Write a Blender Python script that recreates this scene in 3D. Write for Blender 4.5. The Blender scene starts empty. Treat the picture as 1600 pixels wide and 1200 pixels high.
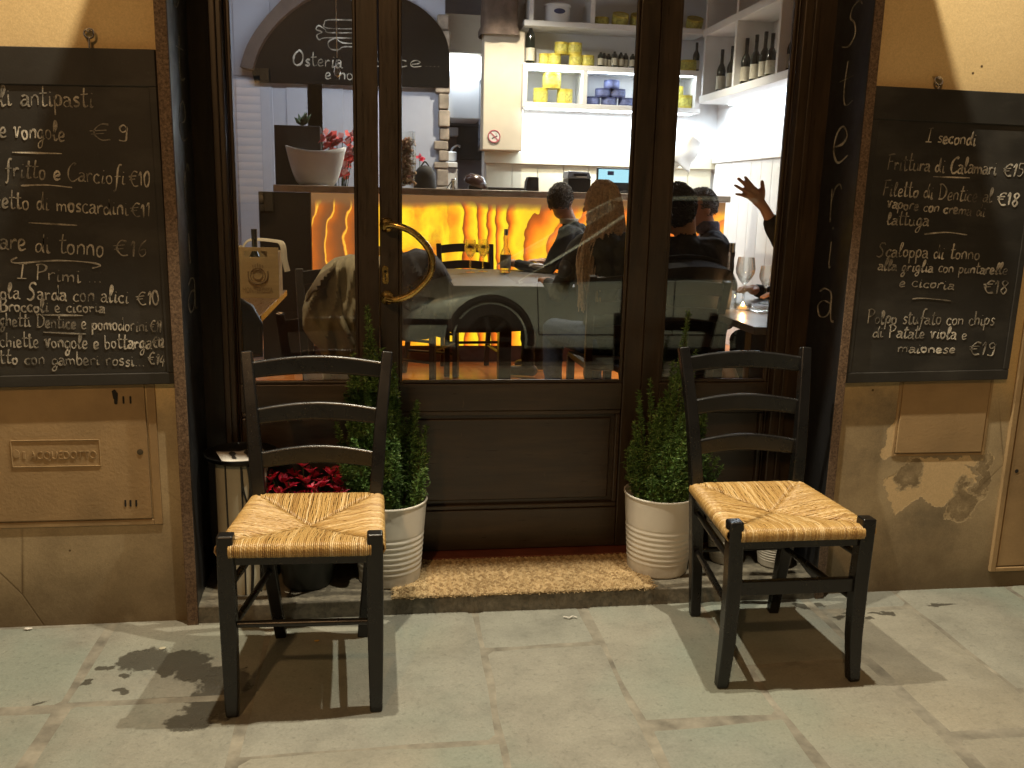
import bpy, bmesh, math, random
from mathutils import Vector, Matrix, noise as mnoise

# ------------------------------------------------------------------ camera, world, exposure
SC = bpy.context.scene
COL = SC.collection
PITCH, YAW, ROLL, EYE, FPX = math.radians(11.9), math.radians(8.3), math.radians(1.41), 1.35, 1390.0
_fw = Vector((math.sin(YAW)*math.cos(PITCH), math.cos(YAW)*math.cos(PITCH), -math.sin(PITCH)))
_rt = Vector((math.cos(YAW), -math.sin(YAW), 0)); _up = _rt.cross(_fw)
_R = math.cos(ROLL)*_rt + math.sin(ROLL)*_up
_U = -math.sin(ROLL)*_rt + math.cos(ROLL)*_up
CAMP = Vector((0, 0, EYE))
cam = bpy.data.objects.new('camera', bpy.data.cameras.new('camera')); COL.objects.link(cam)
cam.data.sensor_width = 36; cam.data.lens = FPX/1600*36
cam.data.clip_start = .05; cam.data.clip_end = 500
cam.matrix_world = Matrix(((_R.x, _U.x, -_fw.x, 0), (_R.y, _U.y, -_fw.y, 0), (_R.z, _U.z, -_fw.z, EYE), (0, 0, 0, 1)))
SC.camera = cam
W = bpy.data.worlds.new('World'); SC.world = W; W.use_nodes = True
_bg = W.node_tree.nodes['Background']
_bg.inputs[0].default_value = (1.0, .66, .40, 1); _bg.inputs[1].default_value = .13
SC.view_settings.view_transform = 'Standard'; SC.view_settings.look = 'None'
SC.view_settings.exposure = 0.4; SC.view_settings.gamma = 1
SC.cycles.use_denoising = True
SC.cycles.max_bounces = 10; SC.cycles.transparent_max_bounces = 24
SC.cycles.caustics_reflective = False; SC.cycles.caustics_refractive = False
SC.cycles.sample_clamp_indirect = 6

DOORLAMP_W = 235.0       # the two lamps over the door
STREET_W = 330.0        # the sodium lantern across the street

def ray(px, py):
    return _fw*FPX + _R*(px-800) - _U*(py-600)
def at(px, py, Y):
    d = ray(px, py); return CAMP + d*(Y/d.y)
def gz(px, py, z=0.0):
    d = ray(px, py); return CAMP + d*((z-EYE)/d.z)
def atX(px, py, X):
    d = ray(px, py); return CAMP + d*(X/d.x)

WY, DY, FZ = 2.75, 3.06, .10      # street wall, door plane, indoor floor height

# ------------------------------------------------------------------ materials
class NT:
    def __init__(s, name):
        s.m = bpy.data.materials.new(name); s.m.use_nodes = True
        s.t = s.m.node_tree; s.t.nodes.clear()
        s.out = s.t.nodes.new('ShaderNodeOutputMaterial')
    def n(s, kind, **kw):
        nd = s.t.nodes.new('ShaderNode'+kind)
        ins = kw.pop('i', {})
        for k, v in kw.items(): setattr(nd, k, v)
        for k, v in ins.items():
            if isinstance(v, bpy.types.NodeSocket): s.t.links.new(v, nd.inputs[k])
            else: nd.inputs[k].default_value = v
        return nd
    def l(s, a, b): s.t.links.new(a, b)
    def obj(s): return s.n('TexCoord').outputs['Object']
    def mapped(s, sc=(1, 1, 1), vec=None, loc=(0, 0, 0), rot=(0, 0, 0)):
        return s.n('Mapping', i={'Vector': vec or s.obj(), 'Scale': sc, 'Location': loc, 'Rotation': rot}).outputs[0]
    def noise(s, scale, detail=4, rough=.55, vec=None, dist=0):
        return s.n('TexNoise', i={'Vector': vec or s.obj(), 'Scale': scale, 'Detail': detail, 'Roughness': rough, 'Distortion': dist}).outputs[0]
    def ramp(s, fac, stops, interp='LINEAR'):
        r = s.n('ValToRGB', i={'Fac': fac}); r.color_ramp.interpolation = interp
        e = r.color_ramp.elements
        while len(e) < len(stops): e.new(.5)
        for k, (p, c) in enumerate(stops):
            e[k].position = p
            e[k].color = (c, c, c, 1) if isinstance(c, (int, float)) else (*c, 1)
        return r.outputs[0]
    def math(s, op, a, b=0.0, clamp=False):
        nd = s.n('Math', operation=op, use_clamp=clamp)
        for k, v in enumerate((a, b)):
            if isinstance(v, bpy.types.NodeSocket): s.l(v, nd.inputs[k])
            else: nd.inputs[k].default_value = v
        return nd.outputs[0]
    def mix(s, fac, a, b, mode='MIX'):
        nd = s.n('Mix', data_type='RGBA', blend_type=mode)
        for k, v in ((0, fac), (6, a), (7, b)):
            if isinstance(v, bpy.types.NodeSocket): s.l(v, nd.inputs[k])
            elif k == 0: nd.inputs[k].default_value = v
            else: nd.inputs[k].default_value = (*v, 1)
        return nd.outputs[2]
    def bump(s, h, strength=.3, dist=.01):
        return s.n('Bump', i={'Height': h, 'Strength': strength, 'Distance': dist}).outputs[0]
    def bsdf(s, col, rough=.5, metal=0.0, normal=None, spec=.5, **kw):
        b = s.n('BsdfPrincipled')
        for k, v in (('Base Color', col), ('Roughness', rough), ('Metallic', metal), ('Normal', normal), ('Specular IOR Level', spec), *kw.items()):
            if v is None: continue
            if isinstance(v, bpy.types.NodeSocket): s.l(v, b.inputs[k])
            elif k in ('Base Color', 'Emission Color', 'Sheen Tint', 'Coat Tint'): b.inputs[k].default_value = (*v, 1)
            else: b.inputs[k].default_value = v
        s.l(b.outputs[0], s.out.inputs[0]); return s.m
    def ell(s, vec, c, r, axes='XY', wob=None):
        sp = s.n('SeparateXYZ', i={0: vec}).outputs
        ix = {'X': 0, 'Y': 1, 'Z': 2}
        a = s.math('POWER', s.math('DIVIDE', s.math('SUBTRACT', sp[ix[axes[0]]], c[0]), r[0]), 2)
        b = s.math('POWER', s.math('DIVIDE', s.math('SUBTRACT', sp[ix[axes[1]]], c[1]), r[1]), 2)
        return s.math('SUBTRACT', 1.0, s.math('ADD', a, b))

def vary(c, k): return tuple(min(1, x*k) for x in c)
_cache = {}
def pbr(name, col, rough=.5, metal=0.0, var=.15, vs=9, bump=0.0, bs=80, spec=.5, stretch=(1, 1, 1), rvar=.0, **kw):
    if name in _cache: return _cache[name]
    t = NT(name); v = t.mapped(stretch)
    f = t.noise(vs, 5, .6, v)
    c = t.ramp(f, [(.3, vary(col, 1-var)), (.7, vary(col, 1+var))])
    r = rough if not rvar else t.ramp(t.noise(vs*1.7, 4, .6, v), [(.3, max(.02, rough-rvar)), (.7, min(1, rough+rvar))])
    nm = t.bump(t.noise(bs, 3, .6, v), bump, .004) if bump else None
    _cache[name] = t.bsdf(c, r, metal, nm, spec, **kw); return _cache[name]
def emit(name, col, k):
    if name in _cache: return _cache[name]
    t = NT(name); e = t.n('Emission', i={'Color': (*col, 1), 'Strength': k}); t.l(e.outputs[0], t.out.inputs[0])
    _cache[name] = t.m; return t.m
def glassy(name, tint=(1, 1, 1), ior=1.5, rough=.0, edge=0.0):
    if name in _cache: return _cache[name]
    t = NT(name)
    tr = t.n('BsdfTransparent', i={'Color': (*tint, 1)}); gl = t.n('BsdfGlossy', i={'Roughness': rough, 'Color': (1, 1, 1, 1)})
    fr = t.n('Fresnel', i={'IOR': ior}).outputs[0]
    if edge:
        lw = t.n('LayerWeight', i={'Blend': .25}).outputs['Facing']
        fr = t.math('ADD', fr, t.math('MULTIPLY', lw, edge), True)
    m = t.n('MixShader', i={0: fr, 1: tr.outputs[0], 2: gl.outputs[0]}); t.l(m.outputs[0], t.out.inputs[0])
    _cache[name] = t.m; return t.m

def m_plaster():
    t = NT('ochre_plaster'); o = t.obj()
    z = t.n('SeparateXYZ', i={0: o}).outputs[2]
    wn = t.noise(3.2, 6, .62, o)
    up = t.ramp(t.noise(1.6, 5, .6, o), [(.3, (.62, .455, .22)), (.7, (.72, .545, .285))])
    lo = t.ramp(t.noise(2.4, 8, .68, o), [(.28, (.21, .172, .112)), (.45, (.37, .295, .18)), (.72, (.49, .395, .245))])
    mz = t.math('ADD', z, t.math('MULTIPLY', t.math('SUBTRACT', wn, .5), .35))
    c = t.mix(t.ramp(mz, [(.66, 0), (.80, 1)]), lo, up)
    # darker brown band near the ground
    c = t.mix(t.ramp(t.math('ADD', z, t.math('MULTIPLY', t.math('SUBTRACT', wn, .5), .5)), [(.02, .75), (.34, 0)]), c, (.085, .062, .036))
    # flaked patches on the right hand wall
    wob = t.n('VectorMath', operation='MULTIPLY_ADD', i={0: t.n('TexNoise', i={'Vector': o, 'Scale': 11, 'Detail': 6, 'Roughness': .6}).outputs['Color'], 1: (.17, 0, .17), 2: o}).outputs[0]
    d = .085
    def P(x, zz, rx, rz): return t.ell(wob, (x+d, zz+d), (rx, rz), 'XZ')
    pale = t.math('MAXIMUM', t.math('MAXIMUM', P(1.89, .405, .17, .078), P(1.715, .555, .032, .055)), t.math('MAXIMUM', P(1.78, .37, .05, .075), P(2.0, .47, .12, .02)))
    grey = t.math('MAXIMUM', P(2.03, .32, .06, .075), t.math('MAXIMUM', P(1.80, .43, .055, .05), P(2.09, .42, .02, .1)))
    sm = lambda v: t.ramp(v, [(.0, 0), (.06, 1)])
    c = t.mix(t.math('MULTIPLY', sm(pale), .85), c, (.62, .465, .26))
    rim = t.ramp(grey, [(.0, 0), (.05, 1), (.16, 1), (.3, 0)])
    gsp = t.ramp(t.noise(26, 5, .7, o), [(.35, (.19, .145, .085)), (.6, (.30, .235, .14)), (.7, (.42, .34, .21))])
    c = t.mix(sm(grey), c, gsp); c = t.mix(t.math('MULTIPLY', rim, .6), c, (.55, .44, .27))
    # small scabs and nail holes
    vo = t.n('TexVoronoi', i={'Vector': o, 'Scale': 7.5, 'Randomness': 1}).outputs[0]
    c = t.mix(t.ramp(vo, [(.026, 1), (.04, 0)]), c, (.10, .065, .03))
    sp = t.ramp(t.noise(60, 3, .7, o), [(.74, 0), (.78, .55)])
    c = t.mix(t.math('MULTIPLY', sp, t.ramp(z, [(.5, 1), (.9, .0)])), c, (.55, .42, .25))
    h = t.math('ADD', t.math('MULTIPLY', t.noise(90, 5, .7, o), .35), t.math('ADD', t.math('MULTIPLY', t.noise(5, 7, .6, o), 1.0), t.math('MULTIPLY', sm(t.math('MAXIMUM', pale, grey)), -1.8)))
    cr_ = t.n('TexVoronoi', feature='DISTANCE_TO_EDGE', i={'Vector': o, 'Scale': 1.9}).outputs[0]
    crack = t.math('MULTIPLY', t.ramp(cr_, [(.0, 1), (.006, 0)]), t.ramp(t.noise(1.3, 3, .5, o), [(.5, 0), (.6, .8)])); crack = t.math('MULTIPLY', crack, t.ramp(z, [(.6, 1), (.72, 0)]))
    c = t.mix(crack, c, (.09, .06, .03))
    c = t.mix(1.0, c, t.ramp(t.noise(210, 3, .75, o), [(.3, .86), (.7, 1.1)]), 'MULTIPLY')
    h = t.math('SUBTRACT', h, t.math('MULTIPLY', crack, .6))
    return t.bsdf(c, .85, 0, t.bump(h, .28, .006), .25)

def m_pavement():
    t = NT('grey_stone_slabs'); o = t.obj()
    rnd = t.n('NewGeometry').outputs['Random Per Island']
    base = t.ramp(rnd, [(0, (.235, .234, .202)), (.35, (.258, .256, .22)), (.6, (.233, .247, .22)), (1, (.272, .264, .22))])
    mot = t.ramp(t.noise(5, 8, .68, o), [(.25, .70), (.5, 1.0), (.75, 1.2)])
    c = t.mix(1.0, base, mot, 'MULTIPLY')
    c = t.mix(t.ramp(t.noise(1.5, 3, .5, o), [(.48, 0), (.62, .65)]), c, (.205, .25, .215)); c = t.mix(t.ramp(t.noise(1.1, 3, .5, t.mapped((1, 1, 1), None, (7, 3, 0))), [(.52, 0), (.70, .40)]), c, (.31, .275, .20))
    fine = t.ramp(t.noise(140, 4, .7, o), [(.3, .86), (.7, 1.08)]); c = t.mix(1.0, c, fine, 'MULTIPLY')
    # wet marks: a noisy outline over a few ovals
    wob = t.n('VectorMath', operation='MULTIPLY_ADD', i={0: t.n('TexNoise', i={'Vector': o, 'Scale': 17, 'Detail': 5, 'Roughness': .6}).outputs['Color'], 1: (.09, .09, 0), 2: o}).outputs[0]
    E = lambda x, y, rx, ry: t.ell(wob, (x+.045, y+.045), (rx, ry))
    spots = [(-.70, 2.50, .085, .07), (-.60, 2.48, .10, .065), (-.52, 2.41, .09, .05), (-.45, 2.35, .085, .09), (-.465, 2.25, .075, .12), (-.50, 2.17, .075, .045), (-.62, 2.44, .03, .05), (-.80, 2.46, .03, .02), (-.73, 2.41, .012, .02),
             (-.83, 2.39, .018, .02), (-.72, 2.33, .03, .012), (-.92, 2.30, .02, .01), (1.44, 2.66, .06, .025), (1.56, 2.60, .045, .014), (1.50, 2.57, .02, .014), (1.60, 2.55, .02, .01), (1.66, 2.58, .05, .01), (1.9, 2.62, .06, .012)]
    w = E(*spots[0])
    for s_ in spots[1:]: w = t.math('MAXIMUM', w, E(*s_))
    w = t.math('ADD', w, t.math('MULTIPLY', t.math('SUBTRACT', t.noise(38, 5, .65, o), .52), 1.5)); wet = t.ramp(w, [(-.08, 0), (.30, 1)])
    c = t.mix(t.math('MULTIPLY', wet, .86), c, (.050, .047, .038))
    spk = t.ramp(t.n('TexVoronoi', i={'Vector': o, 'Scale': 6.5}).outputs[0], [(.014, 1), (.022, 0)])
    c = t.mix(t.math('MULTIPLY', spk, .7), c, (.08, .07, .05))
    pit = t.ramp(t.noise(55, 5, .75, o), [(.30, 0), (.44, 1)]); c = t.mix(1.0, c, t.ramp(pit, [(0, .80), (1, 1.0)]), 'MULTIPLY')
    h = t.math('ADD', t.math('ADD', t.math('MULTIPLY', t.noise(7, 8, .65, o), .9), t.math('MULTIPLY', t.noise(160, 3, .7, o), .2)), t.math('MULTIPLY', pit, .35))
    r = t.math('SUBTRACT', t.ramp(t.noise(6, 5, .6, o), [(.3, .5), (.7, .78)]), t.math('MULTIPLY', wet, .3))
    return t.bsdf(c, r, 0, t.bump(h, .42, .008), .4)

def m_granite(name, a, b, c3, sc=170):
    t = NT(name); o = t.obj()
    f = t.n('TexVoronoi', i={'Vector': o, 'Scale': sc}).outputs['Color']
    g = t.n('SeparateColor', i={0: f}).outputs[0]
    c = t.ramp(g, [(0, a), (.45, b), (.85, c3)]); c = t.mix(.6, c, t.ramp(t.noise(sc*.8, 3, .7, o), [(.35, a), (.65, c3)]))
    return t.bsdf(c, .65, 0, t.bump(t.noise(sc, 3, .7, o), .25, .003), .4)

def m_wood(name, dark, light, axis='Z', rough=.35, coat=.25, sc=1.0, bump=.12):
    if name in _cache: return _cache[name]
    t = NT(name)
    st = {'X': (1.2, 16, 16), 'Y': (16, 1.2, 16), 'Z': (16, 16, 1.2)}[axis]
    v = t.mapped(tuple(k*sc for k in st))
    f = t.noise(1.3, 7, .62, v, .6); g = t.noise(9, 4, .6, v)
    k = t.math('ADD', t.math('MULTIPLY', f, .75), t.math('MULTIPLY', g, .25))
    c = t.ramp(k, [(.3, dark), (.52, tuple((a+b)/2 for a, b in zip(dark, light))), (.7, light)])
    wear = t.ramp(t.noise(2.3, 5, .6), [(.35, .75), (.7, 1.25)]); c = t.mix(1.0, c, wear, 'MULTIPLY')
    sc_ = t.math('MULTIPLY', t.ramp(t.noise(34, 5, .72, t.mapped((1, 1, .35))), [(.66, 0), (.74, .5)]), t.ramp(t.noise(3, 3, .5), [(.45, 0), (.62, 1)])); c = t.mix(sc_, c, tuple(min(1, q*2.6) for q in light))
    _cache[name] = t.bsdf(c, t.ramp(g, [(.3, rough-.08), (.7, rough+.12)]), 0, t.bump(k, bump, .003), .5, **{'Coat Weight': coat, 'Coat Roughness': .25})
    return _cache[name]

def m_rush():
    t = NT('woven_rush'); uv = t.n('UVMap').outputs[0]; rnd = t.n('NewGeometry').outputs['Random Per Island']
    c = t.ramp(rnd, [(0, (.33, .185, .055)), (.2, (.45, .275, .09)), (.75, (.53, .345, .125)), (1, (.68, .50, .25))])
    v = t.mapped((14, 3, 1), uv)
    c = t.mix(1.0, c, t.ramp(t.noise(3, 4, .6, v), [(.3, .72), (.7, 1.15)]), 'MULTIPLY')
    tw = t.n('TexWave', wave_type='BANDS', bands_direction='DIAGONAL', i={'Vector': t.mapped((9, 1, 1), uv), 'Scale': 1.0, 'Distortion': 1.5}).outputs[0]
    return t.bsdf(c, .42, 0, t.bump(tw, .25, .002), .5, **{'Coat Weight': .2, 'Coat Roughness': .35})

def m_leafy(name, stops, rough=.5, trans=.15):
    t = NT(name); rnd = t.n('NewGeometry').outputs['Random Per Island']
    c = t.mix(1.0, t.ramp(rnd, stops), t.ramp(t.noise(13, 3, .6), [(.3, .55), (.5, .95), (.72, 1.25)]), 'MULTIPLY')
    return t.bsdf(c, rough, 0, None, .35, **{'Subsurface Weight': trans, 'Subsurface Radius': (.01, .012, .004), 'Subsurface Scale': .3})

def m_onyx():
    t = NT('backlit_onyx'); o = t.obj()
    wv = t.n('VectorMath', operation='MULTIPLY_ADD', i={0: t.n('TexNoise', i={'Vector': t.mapped((1, 1, .8)), 'Scale': 2.6, 'Detail': 3.5, 'Roughness': .5}).outputs['Color'], 1: (.42, 0, .3), 2: o}).outputs[0]
    wx, wy, wz = t.n('SeparateXYZ', i={0: wv}).outputs
    x = t.math('SUBTRACT', wx, .21); z = t.math('SUBTRACT', wz, .15)
    # stone laid down in folds: each fold starts at a dark seam and clears to honey
    lean = t.math('MULTIPLY', t.math('SUBTRACT', z, .75), t.ramp(x, [(.62, -.15), (1.0, .1)]))
    right = t.ramp(t.math('SUBTRACT', x, 1.05), [(0, 0), (.3, 1)])
    lean = t.math('ADD', lean, t.math('MULTIPLY', t.math('MULTIPLY', t.math('SUBTRACT', z, .9), right), -.55))
    ph = t.math('MULTIPLY', t.math('ADD', x, lean), 9.2)
    fold = t.math('FRACT', t.math('ADD', ph, t.math('MULTIPLY', t.noise(1.7, 2, .5, t.mapped((1, 1, .5))), 1.6)))
    honey = t.noise(2.2, 5, .6, wv)
    col_f = t.ramp(fold, [(0, (.10, .018, .004)), (.07, (.30, .05, .006)), (.28, (.95, .17, .010)), (.52, (1.0, .42, .014)), (.8, (1.0, .70, .02)), (1, (1.0, .60, .02))])
    col_h = t.ramp(honey, [(.32, (.62, .09, .008)), (.46, (1.0, .27, .013)), (.57, (1.0, .60, .018)), (.68, (1.0, .80, .03)), (.8, (1.0, .86, .16))])
    patch = t.math('MULTIPLY', t.ramp(t.ell(wv, (.55, .95), (.09, .42), 'XZ'), [(0, 0), (.5, 1)]), t.ramp(t.noise(9, 6, .7, o), [(.32, 1), (.62, .25)]))
    col_h = t.mix(patch, col_h, (.62, .13, .010))
    m_ = t.ramp(x, [(.44, 0), (.56, 1)])
    c = t.mix(m_, col_h, col_f)
    c = t.mix(t.math('MULTIPLY', right, .55), c, (.85, .17, .012))
    # left end: weaker backlight put into the colour, with a few clear threads
    thr = t.ramp(t.math('FRACT', t.math('MULTIPLY', x, 7.5)), [(0, (.62, .16, .02)), (.08, (1.0, .55, .05)), (.14, (.50, .11, .012)), (.5, (.26, .07, .016)), (.9, (.16, .06, .02))])
    c = t.mix(t.ramp(t.math('ADD', x, .1), [(.0, 1), (.12, 0)]), c, thr)
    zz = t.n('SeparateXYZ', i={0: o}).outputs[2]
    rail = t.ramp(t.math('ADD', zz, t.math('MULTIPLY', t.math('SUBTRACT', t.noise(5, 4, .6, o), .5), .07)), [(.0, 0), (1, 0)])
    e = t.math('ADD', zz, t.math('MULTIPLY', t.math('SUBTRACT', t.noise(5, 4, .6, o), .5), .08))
    c = t.mix(t.ramp(t.math('SUBTRACT', e, 1.0), [(.245, 0), (.275, .75), (.30, 1)]), c, (.17, .085, .035))  # top edge: fading backlight put into the emission colour
    spk = t.ramp(t.noise(42, 5, .7, o), [(.60, 0), (.75, .4)]); c = t.mix(spk, c, (.55, .16, .012))
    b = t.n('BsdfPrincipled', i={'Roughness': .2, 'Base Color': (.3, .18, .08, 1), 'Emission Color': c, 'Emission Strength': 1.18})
    t.l(b.outputs[0], t.out.inputs[0]); return t.m

def m_coir():
    t = NT('coir_fibre'); rnd = t.n('NewGeometry').outputs['Random Per Island']
    c = t.ramp(rnd, [(0, (.27, .185, .095)), (.5, (.39, .285, .15)), (1, (.54, .41, .235))])
    c = t.mix(1.0, c, t.ramp(t.noise(6, 4, .6), [(.3, .84), (.55, 1.0), (.75, 1.1)]), 'MULTIPLY')
    return t.bsdf(c, .85, 0, None, .2)

def m_car():
    t = NT('silver_car_paint'); return t.bsdf((.46, .54, .51), .40, .35, None, .5, **{'Coat Weight': .8, 'Coat Roughness': .05})
# ------------------------------------------------------------------ geometry helpers
class MB:
    """collects shapes, then builds them as one mesh object"""
    def __init__(s): s.v, s.f, s.uv, s.mi = [], [], [], []; s.cm = 0
    def add(s, vs, fs, uvs=None):
        b = len(s.v); s.v += [tuple(p) for p in vs]
        for k, f in enumerate(fs):
            s.f.append([b+i for i in f]); s.uv.append(uvs[k] if uvs else None); s.mi.append(s.cm)
        return s
    def box(s, x0, x1, y0, y1, z0, z1):
        v = [(x, y, z) for x in (x0, x1) for y in (y0, y1) for z in (z0, z1)]
        return s.add(v, [(0, 1, 3, 2), (4, 6, 7, 5), (0, 4, 5, 1), (2, 3, 7, 6), (0, 2, 6, 4), (1, 5, 7, 3)])
    def obox(s, c, ax, ay, az):
        """box from a centre and three half axes"""
        c, ax, ay, az = map(Vector, (c, ax, ay, az))
        v = [c+i*ax+j*ay+k*az for i in (-1, 1) for j in (-1, 1) for k in (-1, 1)]
        return s.add(v, [(0, 1, 3, 2), (4, 6, 7, 5), (0, 4, 5, 1), (2, 3, 7, 6), (0, 2, 6, 4), (1, 5, 7, 3)])
    def tube(s, path, rad, n=8, cap=True, up=None, sq=1.0, closed=False):
        path = [Vector(p) for p in path]; m = len(path)
        if not isinstance(rad, (list, tuple)): rad = [rad]*m
        vs, fs = [], []; prev = None
        for k, p in enumerate(path):
            if closed: t = path[(k+1) % m]-path[k-1]
            else: t = path[min(k+1, m-1)]-path[max(k-1, 0)]
            t = t.normalized() if t.length > 1e-9 else Vector((0, 0, 1))
            if prev is None:
                u = Vector(up) if up else (Vector((0, 0, 1)) if abs(t.z) < .9 else Vector((1, 0, 0)))
            else: u = prev
            u = u-t*u.dot(t)
            u = u.normalized() if u.length > 1e-6 else t.orthogonal().normalized()
            prev = u; w = t.cross(u)
            r = rad[k]
            ru, rw = r if isinstance(r, (list, tuple)) else (r*sq, r)
            for j in range(n):
                a = 2*math.pi*j/n; vs.append(p+u*(ru*math.cos(a))+w*(rw*math.sin(a)))
        for k in range(m if closed else m-1):
            for j in range(n):
                a, b = k*n+j, k*n+(j+1) % n; c, d = ((k+1) % m)*n+(j+1) % n, ((k+1) % m)*n+j
                fs.append((a, b, c, d))
        if cap and not closed: fs += [tuple(range(n))[::-1], tuple((m-1)*n+j for j in range(n))]
        return s.add(vs, fs)
    def bar(s, path, sizes, xdir=(1, 0, 0)):
        """rectangular bar along a path; sizes = (half width along xdir, half depth)"""
        path = [Vector(p) for p in path]; m = len(path); vs, fs = [], []
        X = Vector(xdir)
        for k, p in enumerate(path):
            t = (path[min(k+1, m-1)]-path[max(k-1, 0)]).normalized()
            x = (X-t*X.dot(t)).normalized(); y = t.cross(x)
            a, b = sizes[k] if isinstance(sizes, list) else sizes
            for i, j in ((-1, -1), (1, -1), (1, 1), (-1, 1)): vs.append(p+x*(a*i)+y*(b*j))
        for k in range(m-1):
            for j in range(4): fs.append((k*4+j, k*4+(j+1) % 4, k*4+4+(j+1) % 4, k*4+4+j))
        fs += [(3, 2, 1, 0), tuple((m-1)*4+j for j in range(4))]
        return s.add(vs, fs)
    def lathe(s, prof, c=(0, 0, 0), n=32, axis=None, close=True):
        c = Vector(c); vs, fs = [], []; m = len(prof)
        Z = Vector(axis).normalized() if axis else Vector((0, 0, 1))
        X = Z.orthogonal().normalized() if axis else Vector((1, 0, 0)); Y = Z.cross(X)
        for r, z in prof:
            for j in range(n):
                a = 2*math.pi*j/n; vs.append(c+X*(r*math.cos(a))+Y*(r*math.sin(a))+Z*z)
        for k in range(m-1):
            for j in range(n): fs.append((k*n+j, k*n+(j+1) % n, (k+1)*n+(j+1) % n, (k+1)*n+j))
        if close:
            if prof[0][0] > 1e-6: fs.append(tuple(range(n))[::-1])
            if prof[-1][0] > 1e-6: fs.append(tuple((m-1)*n+j for j in range(n)))
        return s.add(vs, fs)
    def ball(s, c, r, n=14, m=9, jit=0, seed=0):
        c = Vector(c); r = Vector(r) if hasattr(r, '__len__') else Vector((r, r, r)); vs, fs = [], []
        for i in range(m+1):
            th = math.pi*i/m
            for j in range(n):
                ph = 2*math.pi*j/n; d = Vector((math.sin(th)*math.cos(ph), math.sin(th)*math.sin(ph), math.cos(th)))
                k = 1+jit*mnoise.noise(d*2.2+Vector((seed, 0, 0))) if jit else 1
                vs.append(c+Vector((d.x*r.x, d.y*r.y, d.z*r.z))*k)
        for i in range(m):
            for j in range(n): fs.append((i*n+j, (i+1)*n+j, (i+1)*n+(j+1) % n, i*n+(j+1) % n))
        return s.add(vs, fs)
    def prism(s, pts, d):
        """closed outline (3-D points) pushed along vector d"""
        pts = [Vector(p) for p in pts]; d = Vector(d); n = len(pts)
        fs = [tuple(range(n))[::-1], tuple(n+i for i in range(n))]+[(i, (i+1) % n, n+(i+1) % n, n+i) for i in range(n)]
        return s.add(pts+[p+d for p in pts], fs)
    def grid(s, fn, nu, nv, uv=False):
        vs = [fn(i/nu, j/nv) for j in range(nv+1) for i in range(nu+1)]; fs = []
        for j in range(nv):
            for i in range(nu):
                a = j*(nu+1)+i; fs.append((a, a+1, a+nu+2, a+nu+1))
        return s.add(vs, fs)
    def build(s, name, mats, parent=None, smooth=True, bevel=0.0, seg=2, thick=0.0, auto=40, fix=True, sub=0):
        me = bpy.data.meshes.new(name); me.from_pydata(s.v, [], s.f)
        if not isinstance(mats, (list, tuple)): mats = [mats]
        for m in mats: me.materials.append(m)
        if len(mats) > 1: me.polygons.foreach_set('material_index', s.mi)
        if any(s.uv):
            L = me.uv_layers.new(name='UVMap').data; k = 0
            for f, u in zip(s.f, s.uv):
                for q in range(len(f)):
                    L[k].uv = u[q] if u else (0, 0); k += 1
        if fix and len(s.f) < 60000:
            bm = bmesh.new(); bm.from_mesh(me); bmesh.ops.recalc_face_normals(bm, faces=bm.faces); bm.to_mesh(me); bm.free()
        if smooth:
            me.polygons.foreach_set('use_smooth', [True]*len(me.polygons))
        o = bpy.data.objects.new(name, me); COL.objects.link(o)
        if parent is not None: put(o, parent)
        if thick:
            q = o.modifiers.new('thick', 'SOLIDIFY'); q.thickness = thick; q.offset = 0
        if bevel:
            b = o.modifiers.new('bevel', 'BEVEL'); b.width = bevel; b.segments = seg; b.limit_method = 'ANGLE'; b.angle_limit = math.radians(35)
            b.harden_normals = True
        if sub:
            q = o.modifiers.new('sub', 'SUBSURF'); q.levels = sub; q.render_levels = sub
        if smooth and not bevel:
            try: me.set_sharp_from_angle(angle=math.radians(auto))
            except Exception: pass
        return o

def put(o, parent):
    """make o a child of parent; its coordinates stay the world's"""
    o.parent = parent
    o.matrix_parent_inverse = world_of(parent).inverted()
def world_of(o):
    m = o.matrix_basis.copy()
    if o.parent is not None: m = world_of(o.parent) @ o.matrix_parent_inverse @ m
    return m
def thing(name, loc, label, cat, group=None):
    o = bpy.data.objects.new(name, None); COL.objects.link(o); o.location = loc; o.empty_display_size = .1
    return tag(o, label, cat, group)
def tag(o, label, cat, group=None, kind=None):
    if label: o['label'] = label
    if cat: o['category'] = cat
    if group: o['group'] = group
    if kind: o['kind'] = kind
    return o
def struct(o): o['kind'] = 'structure'; return o
def copy_tree(o, off):
    """a copy of a thing with its parts and sub-parts, moved by off"""
    r = o.copy(); COL.objects.link(r); r.location = o.location+Vector(off)
    def kids(a, b):
        for ch in [q for q in bpy.data.objects if q.parent == a]:
            c = ch.copy(); COL.objects.link(c); c.parent = b; c.matrix_parent_inverse = ch.matrix_parent_inverse.copy(); kids(ch, c)
    kids(o, r); return r
def crom(pts, n=6, closed=False):
    """smooth curve through points"""
    P = [Vector(p) for p in pts]
    if len(P) < 3: return P
    out = []; m = len(P)
    for i in range(m if closed else m-1):
        p0, p1, p2, p3 = (P[(i-1) % m], P[i], P[(i+1) % m], P[(i+2) % m]) if closed else (P[max(i-1, 0)], P[i], P[i+1], P[min(i+2, m-1)])
        for k in range(n):
            t = k/n; out.append(.5*((2*p1)+(p2-p0)*t+(2*p0-5*p1+4*p2-p3)*t*t+(3*p1-p0-3*p2+p3)*t**3))
    if not closed: out.append(P[-1])
    return out
def pxs(pts, Y): return [at(x, y, Y) for x, y in pts]

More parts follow.
